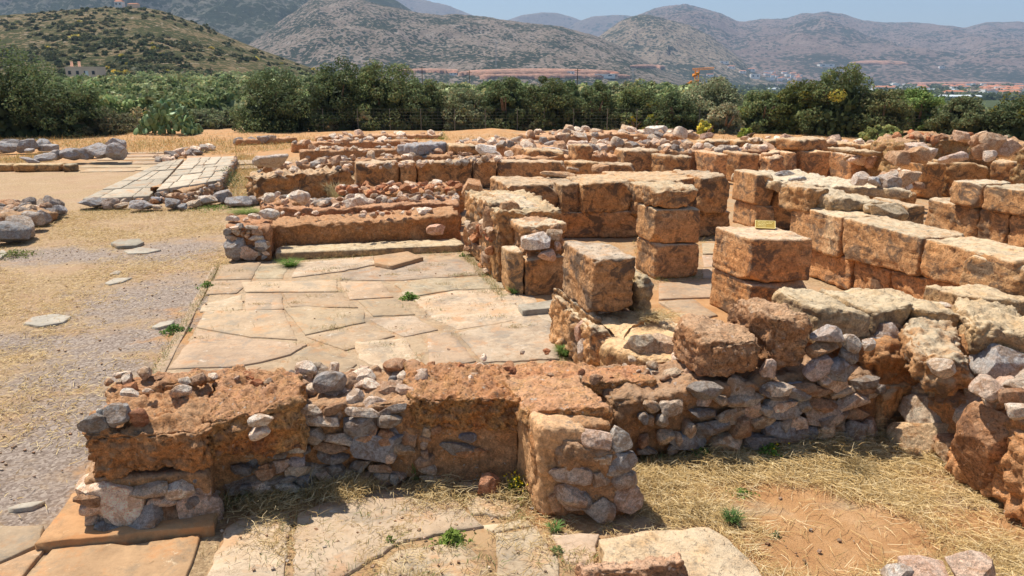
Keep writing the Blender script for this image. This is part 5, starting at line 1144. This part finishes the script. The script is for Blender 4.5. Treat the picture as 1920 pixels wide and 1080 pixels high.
def strawcol(n, m=1.0): return SC[rs.randint(0, 5, n)] * rs.uniform(.75, 1.2, (n, 1)) * m
sb = Bag()
room = [(1195, 880), (1300, 855), (1660, 812), (1720, 820), (1790, 880), (1870, 940), (1960, 990), (1960, 1100), (1440, 1100), (1330, 985), (1190, 1000), (1120, 1000), (1150, 960)]
q = pts_in(room, 60000); d = fbm(np.concatenate([q * .9, q[:, :1] * 0], 1) + 3, 3)
cc = at(1560, 960)[:2]; bare = np.exp(-(((q - cc) / np.array([.8, .42])) ** 2).sum(1)) + np.exp(-(((q - at(1500, 1050)[:2]) / np.array([.8, .25])) ** 2).sum(1))
edge = np.exp(-((q[:, 1] - Yof(840)) / .5) ** 2)
keep = rs.rand(len(q)) < np.clip(.42 + d * 1.5 - bare * .55 + edge * .4, .02, 1); q = q[keep]; e = edge[keep]
C = np.concatenate([q, (.015 + rs.rand(len(q)) * (.02 + .05 * e))[:, None]], 1); blades(sb, C, .13, .0016, rs, strawcol(len(q)), flat=.14, curl=.8)
for (x, y, w, n) in [(640, 925, .26, 2600), (1340, 870, .3, 1500), (1600, 885, .14, 700), (1530, 840, .5, 2200), (820, 935, .3, 900), (960, 930, .3, 800), (1230, 600, .25, 900), (500, 955, .35, 900), (1680, 800, .3, 1200), (1290, 960, .3, 800), (1230, 910, .3, 900)]:
    z = .66 if (x, y) == (1230, 600) else 0
    c = at(x, y, z); r = rs.normal(size=(n, 3)) * np.array([w, w * .7, w * .28]) * .5; r[:, 2] = np.abs(r[:, 2]) + .02
    blades(sb, c + r, .12, .0016, rs, strawcol(n, .9 if x != 1600 else .5), flat=.6 if x in (640, 1600) else .3, curl=.9)
q = pts_in([(390, 950), (600, 925), (1000, 925), (1100, 975), (1200, 985), (1100, 1090), (560, 1090)], 5200); dd = fbm(np.concatenate([q * 2, q[:, :1] * 0], 1), 3)
q = q[dd > .05]; blades(sb, np.concatenate([q, np.full((len(q), 1), .03)], 1), .08, .0015, rs, strawcol(len(q), .85), flat=.2)
tag(sb.build('straw_litter', M['straw'], None, False), None, None, None, 'stuff')
gb = Bag()
left = [(-60, 400), (120, 396), (480, 386), (420, 420), (430, 500), (280, 715), (140, 915), (0, 1000), (-120, 1000), (-400, 600)]
q = pts_in(left, 90000); d = fbm(np.concatenate([q * .55, q[:, :1] * 0], 1) + 8, 4)
zn = zones(q[:, 0], q[:, 1]); keep = rs.rand(len(q)) < np.clip(.62 + d * 1.6 - zn[:, 0] * .75, .02, 1); q = q[keep]
blades(gb, np.concatenate([q, np.full((len(q), 1), .012)], 1), .085, .0028, rs, strawcol(len(q), .9) * np.array([1, .98, .9]), flat=.28)
for _ in range(70):
    reg = [(420, 510), (880, 490), (1050, 600), (1050, 680), (310, 700)] if _ < 45 else [(420, 985), (560, 950), (1000, 930), (1110, 1000), (1100, 1090), (400, 1090)]
    c = pts_in(reg, 8)[0]; n = rs.randint(25, 110); rr_ = rs.uniform(.04, .12)
    q = c + rs.normal(size=(n, 2)) * np.array([rr_ * 1.6, rr_ * .7]); cl = strawcol(n, .75); g = rs.rand(n) < rs.uniform(0, .5); cl[g] = np.array([.16, .20, .06])
    blades(gb, np.concatenate([q, np.full((n, 1), .03)], 1), .055, .0018, rs, cl, flat=.7)
for poly, n in [([(510, 488), (875, 470), (880, 478), (512, 498)], 900), ([(880, 480), (950, 556), (935, 562), (868, 486)], 900), ([(1052, 560), (1062, 690), (1045, 690), (1040, 570)], 500), ([(395, 945), (580, 925), (590, 940), (400, 962)], 900), ([(1200, 856), (1450, 838), (1640, 812), (1640, 826), (1450, 856), (1200, 880)], 2200), ([(405, 500), (420, 500), (290, 716), (272, 716)], 900), ([(1210, 525), (1320, 520), (1318, 528), (1212, 534)], 200), ([(150, 392), (480, 384), (480, 398), (150, 402)], 1500)]:
    q = pts_in(poly, n); cl = strawcol(n, .8); g = rs.rand(n) < .4; cl[g] = np.array([.17, .21, .06]); blades(gb, np.concatenate([q, np.full((n, 1), .02)], 1), .09, .002, rs, cl, flat=.9)
far = [(-300, 330), (0, 262), (500, 262), (1900, 256), (2100, 262), (1000, 252), (-200, 252)]
for poly, n, ln, wd in [([(-400, 268), (-300, 254), (2000, 254), (1900, 262), (700, 266), (440, 290), (250, 288), (0, 268)], 26000, .28, .008), ([(440, 292), (480, 292), (485, 375), (430, 372)], 2500, .25, .005), ([(-40, 302), (130, 286), (95, 305), (-40, 308)], 1800, .3, .006),
                        ([(660, 440), (700, 330), (900, 300), (480, 300)], 2500, .15, .005), ([(1200, 520), (1350, 440), (1300, 420), (1180, 440)], 800, .15, .004)]:
    q = pts_in(poly, n); cl = strawcol(n, .85) * np.array([1.02, .9, .7]); g = rs.rand(n) < .2; cl[g] = np.array([.22, .24, .09])
    blades(gb, np.concatenate([q, np.full((n, 1), .01)], 1), ln, wd, rs, cl, flat=.7)
tag(gb.build('dry_grass', M['straw'], None, False), None, None, None, 'stuff')
# gravel and small stones
sbg = Bag(); P0, Q0 = cubegrid(1, 1, 1)
q = pts_in([(-60, 420), (400, 430), (400, 520), (270, 715), (130, 915), (40, 990), (-120, 990), (-300, 600)], 1100); zn = zones(q[:, 0], q[:, 1])
q = q[rs.rand(len(q)) < .15 + zn[:, 0] * .85]
q2 = pts_in(room, 30); q3 = pts_in([(390, 950), (1000, 925), (1200, 985), (1100, 1090), (390, 1090)], 120); q4 = pts_in([(420, 500), (1050, 500), (1050, 680), (300, 700)], 90)
for qq, s0, zc_ in ((q, .0065, .012), (q2, .007, .016), (q3, .006, .034), (q4, .006, .034)):
    for p in qq:
        s = s0 * rs.uniform(.5, 2.2); a = rs.uniform(0, 3); v = (P0 + rs.uniform(-.25, .25, P0.shape)) * np.array([s, s * .8, s * .5]); ca, sa = math.cos(a), math.sin(a)
        v = v @ np.array([[ca, sa, 0], [-sa, ca, 0], [0, 0, 1]]); sbg.add(v + np.array([p[0], p[1], zc_]), Q0, tuple(np.array(pick(rs, [WARM, WARM, PALE, WARM])) * .85))
tag(sbg.build('gravel', M['rubble'], None, False), None, None, None, 'stuff')
def weed(label, x, y, s, h, c, n=160, z=0, grass=False, flowers=0, name='weed'):
    p = at(x, y, z); b = Bag(); cols = np.array(c) * rs.uniform(.7, 1.4, (n, 1))
    r = rs.normal(size=(n, 3)) * np.array([s, s * .8, 0]) * .38
    if grass:
        C = p + r * .35; a = rs.uniform(0, 6.28, n)
        V = []; tip = C + np.stack([np.cos(a) * s * .8, np.sin(a) * s * .8, rs.uniform(.5, 1, n) * h], 1); mid = (C + tip) / 2 + np.array([0, 0, h * .25]); wd = nrm(np.cross(tip - C, [0, 0, 1.])) * .0035
        V = np.stack([C - wd, C + wd, mid + wd, mid - wd, tip + wd * .2, tip - wd * .2], 1).reshape(-1, 3); o = np.arange(n)[:, None] * 6
        b.add(V, np.concatenate([o + np.array([[0, 1, 2, 3]]), o + np.array([[3, 2, 4, 5]])]), np.repeat(cols, 6, axis=0))
    else:
        r[:, 2] = rs.uniform(0, 1, n) * h * np.exp(-(r[:, 0] ** 2 + r[:, 1] ** 2) / (s * s * .3)) + .01
        leaves(b, p + r, np.tile([0, 0, 1.], (n, 1)), min(.045, s * .3), cols, rs, .5)
        for i in range(max(3, n // 30)): tube(b, [p + np.array([0, 0, 0]), p + np.array([rs.normal() * s * .3, rs.normal() * s * .3, h * rs.uniform(.5, .9)])], [.003, .0015], 3, tuple(np.array(c) * .9))
    o_ = b.build(name, M['leaf'], None, False)
    if flowers:
        b = Bag(); m = flowers; f = rs.normal(size=(m, 3)) * np.array([s, s * .8, 0]) * .4; f[:, 2] = h * rs.uniform(.6, 1.15, m)
        leaves(b, p + f, np.tile([0, 0, 1.], (m, 1)), .018, np.tile([.85, .68, .03], (m, 1)), rs, .9)
        b.build('flowers', M['leaf'], o_, False)
    tag(o_, label, 'weed')
GN = (.14, .24, .045)
weed('leafy yellow-flowered green weed at the foot of the front wall, nearer the pier', 1310, 862, .22, .12, GN, 420, flowers=8)
weed('leafy yellow-flowered green weed at the foot of the front wall, farther from the pier', 1440, 860, .24, .13, GN, 480, flowers=10)
weed('spiky dark green grass tuft in the straw near the cream slab', 1372, 985, .11, .12, (.10, .17, .05), 110, grass=True)
weed('tiny dark green weed right of the spiky tuft', 1454, 1008, .06, .05, (.08, .13, .05), 60)
weed('flat small green weed left of the bare earth in the straw room', 1388, 928, .12, .04, GN, 90)
weed('round bright green weed on the foreground paving', 848, 1018, .13, .10, (.19, .26, .05), 380)
weed('small green weed in a crack left of the round bright weed', 732, 1022, .07, .07, (.16, .20, .05), 150)
weed('plant with a haze of yellow flowers beside the plaster upright', 968, 930, .17, .16, (.20, .24, .05), 300, flowers=70, name='flowering_plant')
weed('green grass tuft in the corner of the recess of the front wall', 780, 898, .12, .22, (.22, .28, .08), 90, grass=True)
weed('thin leafy green shoot climbing the wall right of the reddish stone', 924, 895, .05, .25, (.09, .16, .04), 50)
weed('green rosette weed at the foot of the pier of rounded stones', 1040, 998, .09, .09, (.13, .22, .06), 60, grass=True)
weed('small tuft in the crack below the pier of rounded stones', 1045, 1040, .10, .06, (.18, .22, .08), 90)
weed('bright green weed with a yellow flower at the left end corner of the front wall', 175, 1008, .16, .07, (.15, .26, .03), 190, flowers=5)
weed('green weed on the portico paving with pale stems', 768, 562, .20, .12, GN, 300)
weed('green weed in the gravel beside the portico edge', 328, 622, .20, .10, (.10, .18, .04), 260)
weed('green patch of grass at the foot of the stone bench', 545, 500, .30, .14, GN, 220, grass=True)
weed('dark green grass tuft under the left side of the low pier', 965, 552, .18, .14, (.11, .19, .05), 140, grass=True)
weed('dark green grass tuft at the foot of the ledge', 1058, 668, .18, .14, (.13, .21, .05), 160, grass=True)
weed('weed along the portico edge behind the gravel', 388, 540, .16, .12, GN, 150)
weed('small green weed below the ridged side wall', 868, 482, .10, .08, GN, 100)
weed('vivid green bush on the far rubble near the red earth', 831, 262, .36, .55, (.16, .27, .04), 260, z=.2)
weed('green weedy tangle beside the raised causeway', 428, 340, .8, .5, (.14, .18, .06), 700)
weed('lower green weedy tangle at the front of the raised causeway', 436, 352, .6, .4, (.17, .19, .08), 400)
weed('green strip of weeds along the grey field stones', 400, 392, .8, .10, (.17, .23, .05), 420)
weed('bright green grass patch left of the mud-brick wall end', 462, 400, .6, .10, (.24, .29, .07), 350, grass=True)
weed('weed growing at the edge of the left boulder wall', 30, 480, .5, .12, (.18, .20, .06), 380)
weed('patch of yellow-green grass among the far rubble', 805, 296, .5, .35, (.36, .36, .10), 300, z=.2, grass=True)
weed('tall dry grass clump behind the white cobbles', 632, 378, .5, .55, (.40, .34, .18), 140, z=.2, grass=True)
# ------------------------------------------------------------------ buildings
def house(label, px, py, w, d, h, wall_m='white_wall', roof=False, yaw=0, base=None, group=None, name='house', extra=None, win=3):
    c = cast(px, py) if base is None else base; t = thing(name, label, 'house', tuple(c), group)
    def bx(x, y, z, dx, dy, dz): return boxmesh((c[0] + x * math.cos(yaw) - y * math.sin(yaw), c[1] + x * math.sin(yaw) + y * math.cos(yaw), c[2] + z), (dx, dy, dz), yaw)
    add(t, 'walls', wall_m, [bx(0, 0, h / 2 - 1, w, d, h + 2)], smooth=False)
    if roof:
        v, q = bx(0, 0, h + h * .15, w * 1.06, d * 1.06, h * .3); up = v[:, 2] > c[2] + h * 1.1
        v[up, :2] = c[:2] + (v[up, :2] - c[:2]) * np.array([.75, .15]); add(t, 'roof', 'roof', [(v, q)], smooth=False)
    else: add(t, 'parapet', wall_m, [bx(0, 0, h + .2, w * 1.02, d * 1.02, .35)], smooth=False)
    for i in range(win): add(t, 'window', 'dark', [bx((i + .5) / win * w - w / 2, -d / 2 - .02, h * .55, w / win * .35, .12, h * .35)], smooth=False)
    if extra: extra(t, bx)
    return t
def pink(t, bx):
    for x in (-7.2, -2.8): add(t, 'chimney', 'pink_wall', [bx(x, 0, 6.2, .9, .9, 2.8)], smooth=False)
    add(t, 'end_tower', 'white_wall', [bx(8.6, -.5, 2.0, 1.0, 3, 4.4)], smooth=False); add(t, 'door', 'white_wall', [bx(3.6, -2.7, 1.6, 1.6, .2, 2.8)], smooth=False)
hp = tp(163, 147, 235)
house('long pink villa with two chimneys at the foot of the scrubby hill', 163, 150, 9.5, 5, 3.0, 'pink_wall', base=hp, extra=lambda t, bx: [add(t, 'chimney', 'pink_wall', [bx(-4.0, 0, 4.0, .55, .55, 1.9)], smooth=False), add(t, 'chimney', 'pink_wall', [bx(-1.7, 0, 4.0, .55, .55, 1.9)], smooth=False), add(t, 'door', 'white_wall', [bx(1.6, -2.55, 1.2, .9, .15, 1.9)], smooth=False)], win=4)
h1 = tp(225, 13, 495); house('small white house on the hilltop', 225, 12, 4.6, 4, 3.0, 'white_wall', True, base=h1, win=2)
h2 = tp(251, 13.5, 495); house('low brown shed beside the white hilltop house', 251, 13, 6, 4, 1.8, 'pink_wall', True, base=h2, win=0)
rs = np.random.RandomState(88)
for i, (x, y, w, h, rf, lab) in enumerate([(1070, 140, 12, 5, 0, 'white house on the slope above the quarry road'), (1133, 145, 34, 5, 0, 'long low white building at the foot of the rocky mountain'), (1151, 147, 12, 8, 1, 'taller pinkish building at the end of the long low white one'), (1415, 147, 26, 12, 0, 'tall white block of flats at the foot of the wooded mountain'),
  (1357, 119, 26, 6, 0, 'white house highest on the wooded slope'), (1371, 128, 20, 6, 1, 'white house with a red roof below the highest one'), (1392, 137, 18, 6, 1, 'white house with a red roof beside the pylon'), (1408, 134, 22, 8, 1, 'large red-roofed house in the wooded slope hamlet'), (1331, 143, 18, 5, 1, 'lone pink-roofed house near the orange crane'), (1765, 128, 18, 7, 0, 'lone cream house high on the bare slope'), (1548, 125, 50, 8, 0, 'white long hotel just left of the tallest tree'), (850, 141, 12, 4, 1, 'tiny house beside the quarry road')]):
    house(lab, x, y, w, w * .5, h, 'white_wall' if i != 2 else 'pink_wall', bool(rf), win=2)
for i in range(105):
    if i < 24: x, y = rs.uniform(1435, 1500), rs.uniform(135, 151)
    elif i < 70: x, y = 1615 + 305 * rs.rand(), rs.uniform(160, 172)
    else: x, y = 1780 + 150 * rs.rand(), rs.uniform(165, 182)
    rf = rs.rand() < .45; w = rs.uniform(9, 18) * (1.3 if i >= 24 else 1)
    house('tiny white house with a red roof in the far town' if rf else 'tiny flat-roofed white house in the far town', x, y, w, w * .7, rs.uniform(5, 8), 'white_wall' if rs.rand() < .8 else 'pink_wall', rf, yaw=rs.uniform(-.5, .5), group='red-roofed houses of the far town' if rf else 'flat-roofed houses of the far town', win=0)
for i, (x, y, w, lab) in enumerate([(1300, 168, 30, 'pair of pale greenhouse roofs beyond the dark carobs'), (800, 141, 14, 'small pale greenhouse left of the quarry'), (985, 157, 20, 'bluish greenhouse row below the red quarry'), (1010, 152, 22, 'pale greenhouse roof behind the bluish row'), (1405, 177, 22, 'bright long greenhouse left of the tallest tree'), (1440, 168, 16, 'short greenhouse above the bright long one'), (1775, 184, 30, 'white strip of greenhouse right of the dome-topped tree'), (1670, 170, 60, 'long pale greenhouse left of the dome-topped tree'), (1228, 168, 26, 'thin white greenhouse strip beyond the flat-topped tree')]):
    c = at(x, y, -15.5); g_ = gz(c[:1], c[1:2])[0]; t = thing('greenhouse', lab, 'greenhouse', (c[0], c[1], g_)); b = Bag()
    for k in range(3):
        n = 10; V = []; wd = w * c[1] / 700; 
        for s in (-1, 1):
            for j in range(n + 1): an = math.pi * j / n; V.append((c[0] + s * wd, c[1] + k * 9 + math.cos(an) * 4.3, g_ + 1.5 + math.sin(an) * 2.2))
        Q = [[j, j + 1, n + 2 + j, n + 1 + j] for j in range(n)]; b.add(np.array(V), np.array(Q))
        b.add(*boxmesh((c[0], c[1] + k * 9, g_ + .7), (2 * wd, 8.4, 1.6)))
    b.build('roof_sheet', M['plastic'], t, False)
# quarry terraces
for i, (x0, x1, yt, yb, lab) in enumerate([(860, 1160, 130, 137, 'upper terrace of the red quarry cut below the rocky mountain'), (900, 1180, 138, 143, 'lower red terrace of the quarry'), (745, 860, 130, 133, 'pale earth cutting left of the quarry'), (1180, 1245, 122, 125, 'flat orange terrace at the foot of the rocky mountain'), (1590, 1700, 114, 119, 'red earth cutting on the bare mountain'), (1700, 1900, 154, 157, 'pink motorway embankment above the far town')]):
    P = []; n = 40
    for j in range(n + 1):
        x = x0 + (x1 - x0) * j / n; m = math.sin(math.pi * j / n) ** .5
        ya = yb - (yb - yt) * m; P.append((cast(x, ya), cast(x, yb)))
    V = np.array([p[0] + np.array([0, -3, 1.5]) for p in P] + [p[1] + np.array([0, -14, .5]) for p in P] + [p[1] + np.array([0, -14, -14]) for p in P])
    Q = [[j, j + n + 1, j + n + 2, j + 1] for j in range(n)] + [[j + n + 1, j + 2 * n + 2, j + 2 * n + 3, j + n + 2] for j in range(n)]
    b = Bag(); b.add(V, np.array(Q), (1, 1, 1)); o = b.build('quarry_terrace', M['quarry']); o['kind'] = 'structure'
# crane, pylons, poles
cb = tp(1305, 168, 160); cb[2] = gz(cb[:1], cb[1:2])[0]; cr = thing('crane', 'orange crane rising behind the silvery olive tree', 'crane', tuple(cb))
zt_ = tp(1300, 130, 160)[2]
def lattice(bag, p, q, w, n):
    p, q = np.array(p, float), np.array(q, float); up = nrm(q - p); a = nrm(np.cross(up, [.1, 1, .2])); b_ = np.cross(up, a)
    cs = [a * w + b_ * w, -a * w + b_ * w, -a * w - b_ * w, a * w - b_ * w]
    for c in cs: tube(bag, [p + c, q + c], [w * .16] * 2, 4)
    for i in range(n):
        s, e = p + (q - p) * i / n, p + (q - p) * (i + 1) / n
        for j in range(4): tube(bag, [s + cs[j], e + cs[(j + 1) % 4]], [w * .1] * 2, 3)
b = Bag(); lattice(b, cb, (cb[0], cb[1], zt_), .38, 14); b.build('mast', M['orange_paint'], cr)
b = Bag(); lattice(b, (cb[0] - 1, cb[1], zt_), (cb[0] + 3.2, cb[1] - 1, zt_ + .2), .16, 12); b.build('jib', M['orange_paint'], cr)
b = Bag()
for dx, dz in ((-1.9, -2.9), (-1.2, -2.6), (-.2, -2.5), (-.7, -1.2), (-.2, -.9)): b.add(*rock((cb[0] + dx, cb[1] - .8, zt_ + dz), (.7, .6, .55), k=8, cuts=3, rough=.03, seed=int(dz * 10) + 50, res=5))
b.build('cab', M['orange_paint'], cr, False)
for i, (x, yt, yb, Y, lab) in enumerate([(653, 88, 112, 1150, 'faint pylon left of the tall carob group'), (930, 78, 112, 1250, 'lattice pylon in front of the rocky mountain'), (1187, 128, 146, 1300, 'lattice pylon at the right foot of the rocky mountain'), (1395, 136, 156, 1800, 'pylon beside the wooded slope hamlet')]):
    p, q_ = tp(x, yb, Y), tp(x, yt, Y); t = thing('pylon', lab, 'pylon', tuple(p)); b = Bag(); p[2] -= 12; lattice(b, p, q_, .9, 8); b.build('mast', M['metal'], t); b = Bag()
    for f in (.98, .86): z = p[2] + (q_[2] - p[2]) * f; tube(b, [(p[0] - 4, Y, z), (p[0] + 4, Y, z)], [.25, .25], 4)
    b.build('crossarm', M['metal'], t)
for i, (x, yt, Y, lab) in enumerate([(791, 124, 220, 'dark utility pole above the sloping carob'), (1083, 128, 200, 'dark utility pole above the carob with two tips'), (880, 132, 230, 'utility pole above the bushy carob'), (395, 126, 200, 'thin utility pole in the olive grove')]):
    q_ = tp(x, yt, Y); g_ = gz(q_[:1], q_[1:2])[0]; t = thing('utility_pole', lab, 'pole', (q_[0], Y, g_)); b = Bag(); tube(b, [(q_[0], Y, g_), tuple(q_)], [.16, .1], 6); b.build('pole', M['bark'], t); b = Bag(); tube(b, [(q_[0] - .8, Y, q_[2] - .5), (q_[0] + .8, Y, q_[2] - .5)], [.07, .07], 4); b.build('crossarm', M['bark'], t)
# ------------------------------------------------------------------ air, light, camera
me = bpy.data.meshes.new('haze'); x0, x1, y0, y1, z0, z1 = -9000, 9000, -60, 9300, -22, 1400
me.from_pydata([(x, y, z) for x in (x0, x1) for y in (y0, y1) for z in (z0, z1)], [], [(0, 1, 3, 2), (4, 6, 7, 5), (0, 4, 5, 1), (2, 3, 7, 6), (0, 2, 6, 4), (1, 5, 7, 3)])
hz = bpy.data.objects.new('haze', me); col.objects.link(hz); hz['kind'] = 'stuff'
m = bpy.data.materials.new('haze_air'); m.use_nodes = True; nt = m.node_tree; nt.nodes.remove(nt.nodes['Principled BSDF'])
pv = nt.nodes.new('ShaderNodeVolumePrincipled'); pv.inputs['Color'].default_value = (.50, .70, 1, 1); pv.inputs['Density'].default_value = 1.2e-4; pv.inputs['Anisotropy'].default_value = .0
nt.links.new(pv.outputs[0], nt.nodes['Material Output'].inputs['Volume']); me.materials.append(m)
EL, = (R_(62),); sun_h = np.array([-.80, .60]); sun_h /= np.linalg.norm(sun_h)
sd = Vector((sun_h[0] * math.cos(EL), sun_h[1] * math.cos(EL), math.sin(EL)))
L = bpy.data.lights.new('sun', 'SUN'); L.energy = 5.0; L.angle = R_(.53); L.color = (1, .935, .83)
lo = bpy.data.objects.new('sun', L); col.objects.link(lo); lo.rotation_euler = sd.to_track_quat('Z', 'Y').to_euler()
wd = bpy.data.worlds.new('World'); sc.world = wd; wd.use_nodes = True; nt = wd.node_tree
sky = nt.nodes.new('ShaderNodeTexSky'); sky.sky_type = 'NISHITA'; sky.sun_disc = False; sky.sun_elevation = EL; sky.sun_rotation = math.atan2(sun_h[0], sun_h[1])
sky.air_density = 1.0; sky.dust_density = .9; sky.ozone_density = 1.5
nt.links.new(sky.outputs[0], nt.nodes['Background'].inputs[0]); nt.nodes['Background'].inputs[1].default_value = .090
cam = bpy.data.cameras.new('camera'); co = bpy.data.objects.new('camera', cam); col.objects.link(co); sc.camera = co
co.location = (0, 0, H); co.rotation_euler = (math.pi / 2 - TH, 0, 0); cam.sensor_width = 36; cam.lens = F / 1920 * 36; cam.clip_start = .05; cam.clip_end = 40000
sc.render.engine = 'CYCLES'; sc.cycles.max_bounces = 5; sc.cycles.diffuse_bounces = 3; sc.cycles.volume_bounces = 0; sc.cycles.transmission_bounces = 2; sc.cycles.transparent_max_bounces = 4
sc.view_settings.view_transform = 'Standard'; sc.view_settings.look = 'None'; sc.view_settings.exposure = 0.60; sc.view_settings.gamma = 1
